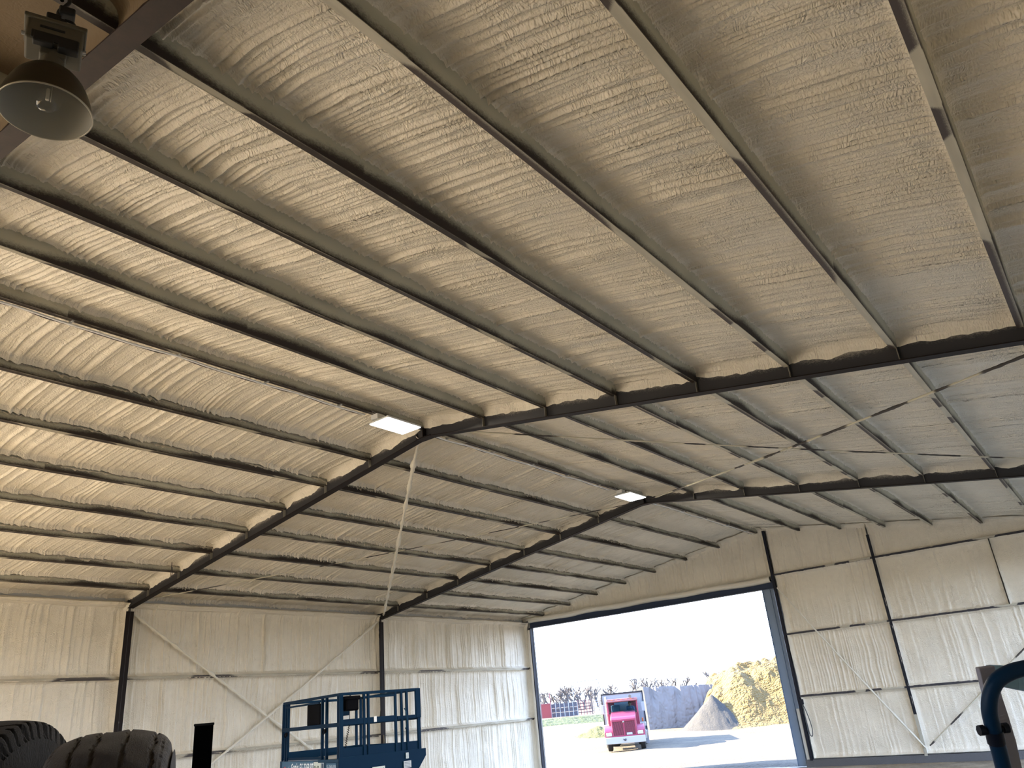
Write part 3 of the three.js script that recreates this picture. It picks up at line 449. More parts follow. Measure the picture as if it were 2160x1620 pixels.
{
  const rubber = mat([0.013, 0.010, 0.007], 0.95, { bumpMap: rep(peel, 8), bumpScale: 0.006 }), rubberWorn = mat([0.022, 0.016, 0.012], 0.8, { bumpMap: rep(peel, 6), bumpScale: 0.008 }), rimM = paint([0.002, 0.002, 0.002], 0.8, 0.1);
  const R = 0.86, W = 0.62;
  const lug = (a, w, rr) => { if (rr < R - 0.12) return 0; const s = Math.abs(w), tt = a * 20 / (Math.PI * 2); const zig = 0.18 * Math.sin(tt * Math.PI * 2); if (Math.abs(w - 0.10 - zig * 0.06) < 0.018 || Math.abs(w + 0.16 - zig * 0.06) < 0.016) return 0.03; const f = ((tt + (s > 0.22 ? (s - 0.22) * 1.6 : 0) + (w > 0 ? 0.5 : 0)) % 1 + 1) % 1; if (f < 0.075) return s > 0.2 ? 0.04 : 0.022; if (s > 0.40) { const q = ((tt * 3) % 1 + 1) % 1; return q < 0.28 ? 0.03 : 0; } return 0; };
  const worn = (a, w, rr) => { if (rr < R - 0.11) return 0.004 * noise(a * 30, rr * 20, 3); let d = 0.012 * (noise(a * 6, w * 8, 4) - 0.5); for (const g of [-0.36, -0.13, 0.1, 0.26]) if (Math.abs(w - g + 0.008 * Math.sin(a * 24)) < 0.016) d += 0.010; if (Math.abs(w) > 0.42) d += 0.012 * noise(a * 40, w * 30, 5); return d; };
  const make = (label, pos, yaw, geo, m) => {
    const t = thing('loader_tyre', label, 'tyre', pos, 'big tyres at the frame corner'); t.rotation.y = yaw;
    part('tyre_casing', geo, m, t);
    const rp = [[0.02, -0.1], [0.25, -0.1], [0.3, 0.16], [0.42, 0.2], [0.44, 0.25], [0.40, 0.25], [0.38, 0.18], [0.02, 0.1]].map(([a, b]) => new THREE.Vector2(a, b)); const rg = new THREE.LatheGeometry(rp, 60); rg.rotateZ(-Math.PI / 2); part('rim', rg, rimM, t);
  };
  make('dark chunky-tread loader tyre at the bottom corner, partly behind the worn one', TYRE_A, TYRE_YAW_A, tyreGeo(R, W, 0.42, lug, 0.02), rubber);
  make('worn smooth brown loader tyre beside the black post', TYRE_B, TYRE_YAW_B, tyreGeo(R, W, 0.42, worn, 0.055), rubberWorn);
  // the low flatbed they stand on, below the picture
  const f = thing('flatbed_trailer', 'dark flatbed trailer carrying the two big tyres', 'trailer', [(TYRE_A[0] + TYRE_B[0]) / 2, 0, (TYRE_A[2] + TYRE_B[2]) / 2]), ry = TYRE_B[1] - R - 0.004;
  f.rotation.y = (TYRE_YAW_A + TYRE_YAW_B) / 2;
  { const q = V(TYRE_A[0], 0, TYRE_A[2]).sub(V(f.position.x, 0, f.position.z)).applyAxisAngle(V(0, 1, 0), -f.rotation.y); part('timber_block', rbox(q.x - 0.4, q.x + 0.4, ry, TYRE_A[1] - R - 0.002, q.z - 0.25, q.z + 0.25, 0.01), mat([0.1, 0.07, 0.04], 0.9), f); }
  part('deck', rbox(-1.6, 1.3, ry - 0.12, ry, -1.0, 0.9, 0.02), rimM, f); for (const x of [-1.2, 0.9]) for (const z of [-0.9, 0.8]) { const g = new THREE.CylinderGeometry(0.38, 0.38, 0.22, 24); g.rotateX(Math.PI / 2); part('wheel', moved(g, x, 0.38, z), rubber, f); } part('axle', [rod([-1.2, 0.38, -0.9], [-1.2, 0.38, 0.8], 0.05), rod([0.9, 0.38, -0.9], [0.9, 0.38, 0.8], 0.05), box(-1.25, -1.15, 0.4, ry - 0.1, -0.4, 0.4), box(0.85, 0.95, 0.4, ry - 0.1, -0.4, 0.4)], rimM, f);
  const po = thing('steel_post', 'plain black square steel post standing between the tyres and the lift', 'post', [4.62, 0, -3.70]); po.rotation.y = 1.01;
  part('tube', [rbox(-0.068, 0.068, 0.01, 2.755, -0.068, 0.068, 0.006)], paint([0.002, 0.002, 0.002], 0.8, 0.05), po); part('base_plate', rbox(-0.13, 0.13, 0, 0.015, -0.13, 0.13, 0.004), M.steelDark, po); part('burred_cap', [rbox(-0.074, 0.074, 2.745, 2.762, -0.074, 0.074, 0.006)], mat([0.008, 0.008, 0.008], 0.9), po);
}
{ // bent handrail close to the camera: laid out in a plane that faces it
  const t = thing('grab_rail', 'deep blue bent tube handrail with clamp knobs over a pale blue guard', 'handrail', HOOK);
  const blue = paint([0.0008, 0.018, 0.05], 0.45, 0.25), pale = paint([0.20, 0.36, 0.48], 0.5, 0.5), grey = paint([0.20, 0.20, 0.24], 0.6, 0.3), dark = paint([0.002, 0.005, 0.014], 0.5, 0.3);
  const rbarX = (pts, w, d) => mergeGeometries(pts.slice(1).map((p, i) => { const q = pts[i], e = V(...p).sub(V(...q)).setLength(0.012); return bar(V(...q).sub(e).toArray(), V(...p).add(e).toArray(), Math.abs(e.y) > 0.007 ? w : d, Math.abs(e.y) > 0.007 ? d : w, Math.abs(e.y) > 0.007 ? V(-0.585, 0, -0.81).negate() : V(0, 1, 0)); }));

  const strip = (pts, w, d) => { const cv = new THREE.CatmullRomCurve3(pts.map((p) => V(...p)), false, 'centripetal'), sh = new THREE.Shape(), q = Math.min(w, d) * 0.2; sh.moveTo(-d / 2 + q, -w / 2); sh.lineTo(d / 2 - q, -w / 2); sh.quadraticCurveTo(d / 2, -w / 2, d / 2, -w / 2 + q); sh.lineTo(d / 2, w / 2 - q); sh.quadraticCurveTo(d / 2, w / 2, d / 2 - q, w / 2); sh.lineTo(-d / 2 + q, w / 2); sh.quadraticCurveTo(-d / 2, w / 2, -d / 2, w / 2 - q); sh.lineTo(-d / 2, -w / 2 + q); sh.quadraticCurveTo(-d / 2, -w / 2, -d / 2 + q, -w / 2); return new THREE.ExtrudeGeometry(sh, { steps: 60, extrudePath: cv, bevelEnabled: false }); };
  part('bent_tube', tube([[-0.06, -0.75, -0.2], [-0.03, -0.3, -0.11], [-0.013, -0.11, -0.048], [0, 0, 0], [0.013, 0.122, 0.055], [0.018, 0.168, 0.075], [0.025, 0.208, 0.092], [0.047, 0.262, 0.103], [0.078, 0.302, 0.103], [0.124, 0.327, 0.083], [0.175, 0.338, 0.051], [0.24, 0.34, 0.0], [0.42, 0.335, -0.15], [0.5, 0.29, -0.22], [0.52, 0.1, -0.26], [0.50, -0.75, -0.42]], 0.0285, 160, 16), blue, t);
  // the guard behind it: an upright grey plate that turns into a pale blue cross plate
  part('guard_upright', rbarX([[-0.045, -0.75, -0.28], [0.0, -0.121, -0.142], [0.016, 0.0, -0.09], [0.028, 0.086, -0.052], [0.034, 0.175, -0.012], [0.036, 0.249, 0.012], [0.044, 0.345, 0.03]], 0.062, 0.03), grey, t);
  part('guard_cross', rbarX([[0.055, 0.322, -0.02], [0.08, 0.318, -0.045], [0.13, 0.30, -0.08], [0.19, 0.28, -0.13], [0.5, 0.2, -0.38]], 0.078, 0.03), pale, t);
  for (const [x, z] of [[-0.022, 0.089], [0.05, 0.034]]) part('clamp_knob', [rod([0.012, 0.125, 0.058], [x, 0.138, z], 0.013, 12), rod([x - 0.008, 0.138, z + 0.006], [x + 0.008, 0.138, z - 0.006], 0.019, 8)], dark, t);
  part('clamp_collar', tube([[0.008, 0.09, 0.04], [0.0145, 0.135, 0.061]], 0.0315, 6, 16), dark, t);
  part('stand_leg', [bar([-0.06, -0.74, -0.2], [-0.06, -HOOK[1] + 0.002, -0.2], 0.06, 0.06), bar([0.5, -0.74, -0.42], [0.5, -HOOK[1] + 0.002, -0.42], 0.06, 0.06), bar([-0.06, -1.0, -0.2], [0.5, -1.0, -0.42], 0.05, 0.05), bar([-0.055, -0.74, -0.28], [-0.055, -1.02, -0.2], 0.05, 0.05)], blue, t);
}

// ---------------------------------------------------------------- old high-bay lamp hanging by the near rafter
{
  const t = thing('bell_lamp', 'old unlit bell-shaped high-bay lamp hanging in the top corner', 'lamp', LAMP);
  t.rotation.set(0.0, 1.2, 0.04); t.scale.setScalar(0.97);
  const R = 0.25, dull = mat([0.05, 0.042, 0.025], 0.5, { metalness: 0.55 }), inner = mat([0.30, 0.295, 0.26], 0.5), dark = mat([0.004, 0.004, 0.004], 0.7), boxM = mat([0.075, 0.068, 0.048], 0.6);
  const prof = (o) => [[0.055, 0.30], [0.085, 0.295], [0.14, 0.26], [0.185, 0.2], [0.215, 0.13], [0.235, 0.06], [0.243, 0.0]].map(([a, b]) => new THREE.Vector2(a - o, b - o * 0.6));
  part('bell_shade', new THREE.LatheGeometry(new THREE.SplineCurve(prof(0)).getPoints(40), 72), dull, t);
  part('reflector', new THREE.LatheGeometry(new THREE.SplineCurve(prof(0.006)).getPoints(40), 72), inner, t);
  part('rim', (() => { const g = new THREE.TorusGeometry(0.243, 0.005, 8, 80); g.rotateX(Math.PI / 2); return g; })(), mat([0.35, 0.33, 0.27], 0.35, { metalness: 0.6 }), t);
  const bp = [[0.001, 0.015], [0.04, 0.025], [0.07, 0.06], [0.08, 0.11], [0.068, 0.165], [0.038, 0.21], [0.025, 0.25], [0.025, 0.29]].map(([a, b]) => new THREE.Vector2(a, b));
  const glass = new THREE.MeshPhysicalMaterial({ color: 0xffffff, roughness: 0.04, transmission: 1, thickness: 0, ior: 1.5 });
  const bulb = part('bulb', new THREE.LatheGeometry(new THREE.SplineCurve(bp).getPoints(40), 48), glass, t); part('arc_tube', [rod([0, 0.09, 0], [0, 0.17, 0], 0.01), rod([0.018, 0.08, 0], [0.018, 0.24, 0], 0.002, 5)], mat([0.6, 0.58, 0.5], 0.3), bulb);
  part('neck', [(() => { const g = new THREE.CylinderGeometry(0.06, 0.075, 0.12, 24); g.translate(0, 0.36, 0); return g; })(), rbox(-0.07, 0.07, 0.38, 0.44, -0.06, 0.06, 0.01)], boxM, t);
  const b = part('ballast_box', [rbox(-0.15, 0.15, 0.44, 0.60, -0.10, 0.10, 0.015), rbox(-0.165, 0.165, 0.585, 0.615, -0.115, 0.115, 0.008)], boxM, t);
  part('vent_cover', [rbox(-0.12, 0.12, 0.44, 0.50, 0.095, 0.108, 0.006), rbox(-0.08, 0.05, 0.535, 0.55, 0.095, 0.106, 0.003), rbox(-0.11, 0.0, 0.42, 0.5, 0.06, 0.11, 0.01), rbox(0.02, 0.13, 0.41, 0.5, 0.05, 0.11, 0.01)], dark, b); part('bolt', [rod([-0.17, 0.5, 0.05], [-0.15, 0.5, 0.05], 0.012, 8), rod([0.15, 0.47, 0.05], [0.17, 0.47, 0.05], 0.012, 8), rod([0.15, 0.57, -0.05], [0.17, 0.57, -0.05], 0.012, 8)], M.galv, b);
  part('mount_bracket', [rbox(-0.03, 0.05, 0.61, 0.72, -0.03, 0.03, 0.008), rbox(-0.06, 0.02, 0.67, 0.74, -0.035, 0.035, 0.01), rbox(0.0, 0.09, 0.76, 0.82, -0.04, 0.04, 0.012)], dark, t);
  part('hook', tube([[0.01, 0.7, 0], [0.0, 0.78, 0.01], [0.03, 0.84, 0.01], [0.05, 0.9, 0], [0.03, 0.95, 0], [0.0, 0.93, 0], [0.01, 0.89, 0]], 0.012, 50, 8), dark, t);
  part('power_cord', tube([[0.04, 0.72, 0.02], [0.085, 0.7, 0.03], [0.1, 0.64, 0.04], [0.09, 0.6, 0.05]], 0.009, 30, 7), dark, t);
  part('hanger_chain', [0, 1, 2, 3, 4, 5, 6, 7].map((i) => { const g = new THREE.TorusGeometry(0.022, 0.005, 6, 14); g.scale(0.7, 1, 1); if (i % 2) g.rotateY(Math.PI / 2); g.translate(0.03, 0.965 + i * 0.036, 0); return g; }).concat([rod([0.03, 1.24, 0], [0.03, B(LAMP[0]) + 0.26 - LAMP[1], 0], 0.006)]), dark, t);
}

// ---------------------------------------------------------------- the yard: spoil heaps, truck, pens, trees
const clod = tex(512, 512, (x, y) => { const u = x / 512, v = y / 512; const a = Math.abs(noise(u * 10, v * 10, 61, 10) - 0.5), b = Math.abs(noise(u * 26, v * 26, 62, 26) - 0.5), c2 = noise(u * 80, v * 80, 63, 80); return 0.9 * a + 0.6 * b + 0.25 * c2; });
M.clay = mat([0.12, 0.076, 0.021], 0.95, { bumpMap: rep(clod, 0.16), bumpScale: 0.35 });
M.greyFace = mat([0.115, 0.106, 0.104], 0.9, { bumpMap: rep(clod, 0.1), bumpScale: 0.12 });
M.greyHeap = mat([0.036, 0.034, 0.030], 0.95, { bumpMap: rep(gravel, 0.5), bumpScale: 0.08 });
// frame of the view: right and away unit vectors on the ground
const AW = V(-0.5855, 0, -0.8107), RT = V(0.8107, 0, -0.5855);
function heap(o, w, d, nu, nv, height) {   // height(u, v) over u in [-1, 1] across the view and v in [0, 1] away
  const pos = [], uv = [], idx = [];
  for (let j = 0; j <= nv; j++) for (let i = 0; i <= nu; i++) { const a = i / nu * 2 - 1, b = j / nv, x = o[0] + RT.x * a * w / 2 + AW.x * b * d, z = o[2] + RT.z * a * w / 2 + AW.z * b * d; pos.push(x, ground(x, z) - 0.15 + Math.max(0, height(a, b)), z); uv.push(a * w / 2, b * d + height(a, b)); }
  for (let j = 0; j < nv; j++) for (let i = 0; i < nu; i++) { const a = j * (nu + 1) + i, b = a + 1, e = a + nu + 1, f = e + 1; idx.push(a, b, e, b, f, e); }
  const g = new THREE.BufferGeometry(); g.setAttribute('position', new THREE.Float32BufferAttribute(pos, 3)); g.setAttribute('uv', new THREE.Float32BufferAttribute(uv, 2)); g.setIndex(idx); g.computeVertexNormals(); return g;
}
const rough2 = (x, y, s) => (noise(x, y, s) - 0.5) + 0.5 * (noise(x * 2.1, y * 2.1, s + 1) - 0.5) + 0.25 * (noise(x * 4.3, y * 4.3, s + 2) - 0.5);

tag(part('clay_heap', heap([-15.6, 0, -58.8], 22, 16, 220, 120, (a, b) => { const x = a * 11 - 4.0, rise = 4.5 * (0.45 * sstep(-5.2, -3.0, x) + 0.40 * sstep(-4.2, -0.6, x) + 0.15 * sstep(-2, 4, x)) * (1 - 0.5 * sstep(5, 11, x)); const front = sstep(0, 0.30 + 0.08 * noise(x * 0.5, 0, 70), b) * (1 - sstep(0.75, 1, b)); const spill = sstep(0, 0.06, b) * 1.5 * Math.exp(-((x - 3.6) ** 2) / 3 - ((b - 0.06) * 16) ** 2 / 2.4); return Math.max(rise * front, spill) + rough2(x * 0.9, b * 12, 71) * 1.0 * front * Math.min(1, rise); }), M.clay, scene), 'tall yellow clay heap beside the right edge of the open door', 'heap');
tag(part('grey_heap', heap([-15.55, 0, -59.1], 6.2, 6.6, 90, 70, (a, b) => { const r = Math.hypot(a, (b - 0.5) * 2); return 2.9 * (Math.sqrt(0.02 + (1 - Math.min(1, r)) ** 2) - 0.141) + 0.10 * rough2(a * 8, b * 8, 75) * sstep(1, 0.8, r); }), M.greyHeap, scene), 'dark grey gravel cone heaped against the foot of the clay heap', 'heap');
{
  const w = 6.4, H = 3.55, g = new THREE.PlaneGeometry(w, H, 90, 40), p = g.attributes.position, c0 = [-21.0, -64.0], t = thing('silage_face', 'pale grey cut stockpile face standing behind the truck', 'stockpile', [c0[0], ground(...c0) - 0.2, c0[1]]);
  t.rotation.y = Math.atan2(-AW.x, -AW.z) + 0.05;
  const topY = (x) => H - 0.05 * (x + w / 2) + 0.14 * (noise(x * 0.8, 0, 81) - 0.5);
  const zf = (x, v) => -0.7 * v * v + 0.3 * rough2(x * 2.4, v * 1.2, 82) * (0.4 + v) - 0.5 * sstep(2.2, 3.2, x) * (1 - v);
  for (let i = 0; i < p.count; i++) { const x = p.getX(i), v = p.getY(i) / H + 0.5; p.setXYZ(i, x, v * topY(x), zf(x, v)); }
  g.computeVertexNormals(); metric(g); part('cut_face', g, M.greyFace, t);
  const D = 9, g2 = new THREE.PlaneGeometry(w, D, 60, 40), p2 = g2.attributes.position; for (let i = 0; i < p2.count; i++) { const x = p2.getX(i), v = p2.getY(i) / D + 0.5; p2.setXYZ(i, x, topY(x) * (1 - Math.pow(v, 3)) + 0.12 * rough2(x, v * 6, 83) * v, zf(x, 1) - v * D); } g2.computeVertexNormals(); metric(g2); part('top_slope', g2, M.greyHeap, t);
  for (const sx of [-1, 1]) { const g3 = new THREE.PlaneGeometry(1, 1, 30, 12), p3 = g3.attributes.position; for (let i = 0; i < p3.count; i++) { const u = p3.getX(i) + 0.5, v = p3.getY(i) + 0.5, x = sx * w / 2; p3.setXYZ(i, x, v * topY(x) * (1 - u * u * u), mix(zf(x, v), zf(x, 1) - D, u)); } g3.computeVertexNormals(); metric(g3); part('end_slope', g3, M.greyHeap, t); }
}
function metric(g) { const p = g.attributes.position, uv = g.attributes.uv; for (let i = 0; i < p.count; i++) uv.setXY(i, p.getX(i), p.getY(i) + p.getZ(i)); }


// the truck: local +z is its front, +x the driver's side
{
  const c0 = [-15.4, -44.1], t = thing('truck', 'red and white box truck driving toward the open door', 'truck', [c0[0], ground(...c0) - 0.02, c0[1]]);
  t.rotation.y = Math.atan2(-AW.x, -AW.z) - 0.13;
  const red = mat([0.20, 0.02, 0.05], 0.35), redDark = mat([0.03, 0.004, 0.010], 0.5), white = mat([0.26, 0.26, 0.26], 0.45), boxW = mat([0.17, 0.18, 0.2], 0.5), dark = mat([0.006, 0.006, 0.007], 0.8), chrome = mat([0.4, 0.4, 0.4], 0.2, { metalness: 0.9 }), lampM = mat([0.35, 0.34, 0.3], 0.2), amber = mat([0.25, 0.06, 0.01], 0.4), rubber = mat([0.012, 0.011, 0.010], 0.9), hubM = mat([0.2, 0.2, 0.2], 0.4, { metalness: 0.5 });
  const bump = part('bumper', rbox(-1.2, 1.2, 0.42, 0.80, -0.12, 0.06, 0.04), white, t); part('tow_hook', tube([[-0.1, 0.66, 0.06], [-0.06, 0.62, 0.1], [0.02, 0.6, 0.1], [0.03, 0.68, 0.08]], 0.03, 20, 6), dark, bump);
  const sh = new THREE.Shape(); sh.moveTo(0, 0.82); sh.lineTo(0.04, 1.74); sh.quadraticCurveTo(0.0, 1.84, -0.12, 1.86); sh.lineTo(-1.62, 2.12); sh.lineTo(-1.62, 0.9); sh.closePath();
  const hood = new THREE.ExtrudeGeometry(sh, { depth: 1.36, bevelEnabled: true, bevelSize: 0.05, bevelThickness: 0.08, bevelSegments: 4 }); hood.rotateY(-Math.PI / 2); hood.translate(0.68, 0, -0.12); hood.computeVertexNormals();
  part('hood', hood, red, t);
  const gr = part('grille', [rbox(-0.68, 0.68, 0.86, 1.66, -0.10, -0.035, 0.02)], redDark, t);
  for (let i = 0; i < 21; i++) { const x = -0.62 + i * 0.062; if (Math.abs(x) > 0.03) part('grille_bar', rbox(x - 0.012, x + 0.012, 0.88, 1.62, -0.05, 0.0, 0.005), red, gr); }
  part('grille_frame', [rbox(-0.72, -0.66, 0.82, 1.72, -0.06, 0.02, 0.015), rbox(0.66, 0.72, 0.82, 1.72, -0.06, 0.02, 0.015), rbox(-0.72, 0.72, 1.63, 1.76, -0.06, 0.03, 0.02), rbox(-0.035, 0.035, 0.84, 1.66, -0.06, 0.02, 0.01), rbox(-0.72, 0.72, 0.8, 0.87, -0.06, 0.02, 0.015)], red, gr); part('badge', [rbox(-0.05, 0.05, 1.55, 1.65, 0.0, 0.045, 0.02)], chrome, gr); part('number_plate', rbox(0.12, 0.46, 0.88, 1.0, -0.02, 0.02, 0.005), white, gr);
  for (const s of [-1, 1]) {
    const fs = new THREE.Shape(); fs.moveTo(0.02, 0.8); fs.lineTo(0.0, 1.08); fs.quadraticCurveTo(-0.1, 1.3, -0.5, 1.36); fs.quadraticCurveTo(-1.3, 1.42, -1.75, 1.1); fs.lineTo(-1.75, 0.85); fs.lineTo(-1.62, 0.85); fs.absarc(-1.05, 0.55, 0.64, 0.5, Math.PI - 0.5, false); fs.lineTo(-0.46, 0.8); fs.closePath();
    const fs2 = new THREE.Shape(); fs2.moveTo(0.02, 0.8); fs2.lineTo(0, 1.08); fs2.quadraticCurveTo(-0.1, 1.3, -0.5, 1.36); fs2.quadraticCurveTo(-1.3, 1.42, -1.75, 1.1); fs2.lineTo(-1.7, 0.9); fs2.quadraticCurveTo(-1.05, 1.45, -0.42, 0.8); fs2.closePath();
    const fg = new THREE.ExtrudeGeometry(fs2, { depth: 0.40, bevelEnabled: true, bevelSize: 0.03, bevelThickness: 0.05, bevelSegments: 3 }); fg.rotateY(-Math.PI / 2); fg.translate(s > 0 ? 1.16 : -0.76, 0, -0.06);
    const fe = part('fender', fg, red, t); part('headlight', [rbox(s * 0.94 - 0.17, s * 0.94 + 0.17, 0.86, 1.06, -0.06, 0.02, 0.04)], lampM, fe);
    const wg = (r, w) => { const g = new THREE.LatheGeometry([[0.22, -w / 2], [r * 0.62, -w / 2], [r - 0.05, -w / 2], [r, -w / 2 + 0.05], [r, w / 2 - 0.05], [r - 0.05, w / 2], [r * 0.62, w / 2], [0.22, w / 2]].map(([a, b]) => new THREE.Vector2(a, b)), 40); g.rotateZ(Math.PI / 2); return g; };
    const hub = (r) => { const g = new THREE.CylinderGeometry(r * 0.6, r * 0.5, 0.2, 24); g.rotateZ(Math.PI / 2); return g; };
    for (const [z, w, x] of [[-1.05, 0.3, 1.0], [-6.3, 0.58, 0.92], [-7.6, 0.58, 0.92]]) { const q = part('wheel', moved(wg(0.52, w), s * x, 0.52, z), rubber, t); part('hub', moved(hub(0.52), s * (x + w * 0.3), 0.52, z), hubM, q); }
    const mi = part('mirror', [rbox(s * 1.28 - 0.1, s * 1.28 + 0.1, 2.08, 2.62, -1.6, -1.5, 0.03), rod([s * 0.95, 2.55, -1.7], [s * 1.28, 2.6, -1.55], 0.014), rod([s * 0.95, 2.1, -1.7], [s * 1.28, 2.1, -1.55], 0.014)], s > 0 ? boxW : white, t);
    part('fuel_tank', (() => { const g = new THREE.CylinderGeometry(0.3, 0.3, 1.3, 24); g.rotateX(Math.PI / 2); g.translate(s * 1.05, 0.72, -3.5); return g; })(), chrome, t);
    const st = part('step_box', [rbox(s * 1.06 - 0.2, s * 1.06 + 0.2, 0.5, 1.02, -2.75, -2.1, 0.03), rbox(s * 1.1 - 0.22, s * 1.1 + 0.22, 1.2, 1.45, -2.9, -1.95, 0.04)], white, t);
    part('mud_flap', rbox(s * 1.2 - 0.16, s * 1.2 + 0.16, 0.12, 1.05, -4.4, -4.36, 0.01), boxW, t);
  }
  // cab with open window frames, glass and a seat
  part('cab', [rbox(-0.96, 0.96, 0.95, 1.35, -2.95, -1.6, 0.04), rbox(-0.96, -0.88, 1.3, 2.12, -2.95, -1.6, 0.02), rbox(0.88, 0.96, 1.3, 2.12, -2.95, -1.6, 0.02), rbox(-0.96, 0.96, 1.3, 2.12, -2.95, -2.88, 0.02), rbox(-0.96, 0.96, 1.3, 2.1, -1.74, -1.6, 0.03), rbox(-0.96, -0.86, 2.05, 2.82, -2.95, -2.86, 0.02), rbox(0.86, 0.96, 2.05, 2.82, -2.95, -2.86, 0.02), rbox(-0.96, -0.55, 2.06, 2.78, -2.95, -2.9, 0.02), rbox(0.42, 0.96, 2.06, 2.78, -2.95, -2.9, 0.02), rbox(-0.96, -0.87, 2.0, 2.82, -1.7, -1.58, 0.02), rbox(0.87, 0.96, 2.0, 2.82, -1.7, -1.58, 0.02)], red, t);
  const roof = part('cab_roof', [rbox(-0.98, 0.98, 2.74, 2.92, -2.98, -1.62, 0.06), rbox(-0.96, 0.96, 2.72, 2.82, -1.66, -1.34, 0.03)], mat([0.16, 0.055, 0.06], 0.4), t); for (const x of [-0.6, -0.3, 0, 0.3, 0.6]) part('marker_light', rbox(x - 0.05, x + 0.05, 2.82, 2.87, -1.55, -1.45, 0.015), amber, roof);
  part('horn', [(() => { const g = new THREE.CylinderGeometry(0.09, 0.03, 0.35, 16); g.rotateX(Math.PI / 2); g.translate(0.55, 3.0, -1.7); return g; })(), rbox(0.5, 0.6, 2.88, 2.96, -1.85, -1.75, 0.01)], chrome, roof);
  part('windscreen', rbox(-0.88, 0.88, 2.12, 2.74, -1.64, -1.625, 0.004), new THREE.MeshPhysicalMaterial({ color: 0xcfe8ee, roughness: 0.03, transmission: 1, thickness: 0, ior: 1.5 }), t); part('screen_frame', [rbox(-0.92, 0.92, 2.06, 2.13, -1.66, -1.59, 0.015), rbox(-0.92, 0.92, 2.70, 2.75, -1.66, -1.59, 0.015), rbox(-0.92, -0.86, 2.08, 2.74, -1.66, -1.59, 0.015), rbox(0.86, 0.92, 2.08, 2.74, -1.66, -1.59, 0.015)], dark, t);
  part('seat', [rbox(0.2, 0.74, 1.35, 1.86, -2.7, -2.1, 0.04), rbox(0.2, 0.74, 1.8, 2.4, -2.86, -2.68, 0.04), rbox(-0.75, -0.2, 1.35, 1.86, -2.7, -2.1, 0.04), rbox(-0.75, -0.2, 1.8, 2.55, -2.86, -2.68, 0.05)], mat([0.03, 0.06, 0.10], 0.8), t); part('steering_wheel', (() => { const g = new THREE.TorusGeometry(0.2, 0.015, 8, 32); g.rotateX(-0.9); g.translate(0.46, 2.15, -2.02); return g; })(), dark, t);
  part('door_window', [rbox(0.955, 0.962, 2.12, 2.7, -2.8, -1.75, 0.002), rbox(-0.962, -0.955, 2.12, 2.7, -2.8, -1.75, 0.002)], new THREE.MeshPhysicalMaterial({ color: 0xffffff, roughness: 0.05, transmission: 1, thickness: 0 }), t);
  const bx = part('cargo_box', [rbox(-1.32, 1.32, 0.98, 3.26, -9.2, -3.25, 0.03)], boxW, t); part('box_edge', [rbox(-1.35, 1.35, 3.2, 3.29, -3.3, -3.2, 0.015), rbox(1.29, 1.36, 1.0, 3.29, -3.3, -3.2, 0.015), rbox(-1.36, -1.29, 1.0, 3.29, -3.3, -3.2, 0.015)], dark, bx); part('box_panel', [rbox(-1.2, 1.2, 1.1, 3.1, -3.25, -3.22, 0.01)], boxW, bx);
  part('chassis', [rbox(-0.45, -0.3, 0.62, 0.92, -9.0, -0.15, 0.02), rbox(0.3, 0.45, 0.62, 0.92, -9.0, -0.15, 0.02), rod([-0.9, 0.52, -1.05], [0.9, 0.52, -1.05], 0.07), rod([-0.9, 0.52, -6.3], [0.9, 0.52, -6.3], 0.09), rod([-0.9, 0.52, -7.6], [0.9, 0.52, -7.6], 0.09)], dark, t);
  part('exhaust_stack', [rod([-1.08, 1.0, -3.1], [-1.08, 3.1, -3.1], 0.07, 16)], chrome, t);
  part('marker_lamp', [rbox(1.1, 1.2, 1.5, 1.72, -1.5, -1.42, 0.02)], amber, t);
  // driver, one continuous body meshed from a field of tapered limbs
  const J = (a, b, ra, rb) => [V(...a), V(...b), ra, rb];
  const limbs = [J([0, 0, 0], [0, 0.28, 0.0], 0.15, 0.165), J([-0.15, 0.43, 0], [0.15, 0.43, 0], 0.075, 0.075), J([0, 0.25, 0], [0, 0.42, 0], 0.16, 0.13), J([0, 0.42, 0], [0, 0.54, 0.02], 0.055, 0.05), J([0, 0.60, 0.02], [0, 0.68, 0.02], 0.085, 0.095), J([0, 0.57, 0.06], [0, 0.6, 0.07], 0.045, 0.05),
    J([0, 0.62, 0.11], [0, 0.60, 0.125], 0.014, 0.012), J([-0.1, 0.62, 0.02], [-0.1, 0.65, 0.02], 0.016, 0.018), J([0.1, 0.62, 0.02], [0.1, 0.65, 0.02], 0.016, 0.018),
    J([-0.1, -0.02, 0.02], [-0.13, -0.02, 0.3], 0.085, 0.07), J([0.1, -0.02, 0.02], [0.13, -0.02, 0.3], 0.085, 0.07)];
  for (const s of [-1, 1]) {
    limbs.push(J([s * 0.19, 0.42, 0], [s * 0.25, 0.17, 0.12], 0.058, 0.045), J([s * 0.25, 0.17, 0.12], [s * 0.17, 0.2, 0.36], 0.044, 0.03), J([s * 0.17, 0.2, 0.36], [s * 0.165, 0.21, 0.42], 0.032, 0.03));
    [[-0.026, 0.05], [-0.009, 0.06], [0.009, 0.055], [0.026, 0.045]].forEach(([o, l]) => limbs.push(J([s * 0.165 + o, 0.215, 0.43], [s * 0.165 + o, 0.195, 0.43 + l], 0.0095, 0.008))); limbs.push(J([s * 0.14, 0.21, 0.39], [s * 0.125, 0.19, 0.44], 0.0105, 0.009));
  }
  const dist = (p, [a, b, ra, rb]) => { const ab = b.clone().sub(a), k = Math.min(1, Math.max(0, p.clone().sub(a).dot(ab) / ab.lengthSq())); return p.distanceTo(a.clone().addScaledVector(ab, k)) - mix(ra, rb, k); };
  const N = 96, S = 0.5, mc = new MarchingCubes(N, new THREE.MeshStandardMaterial(), false, false, 60000), ctr = V(0, 0.33, 0.15);
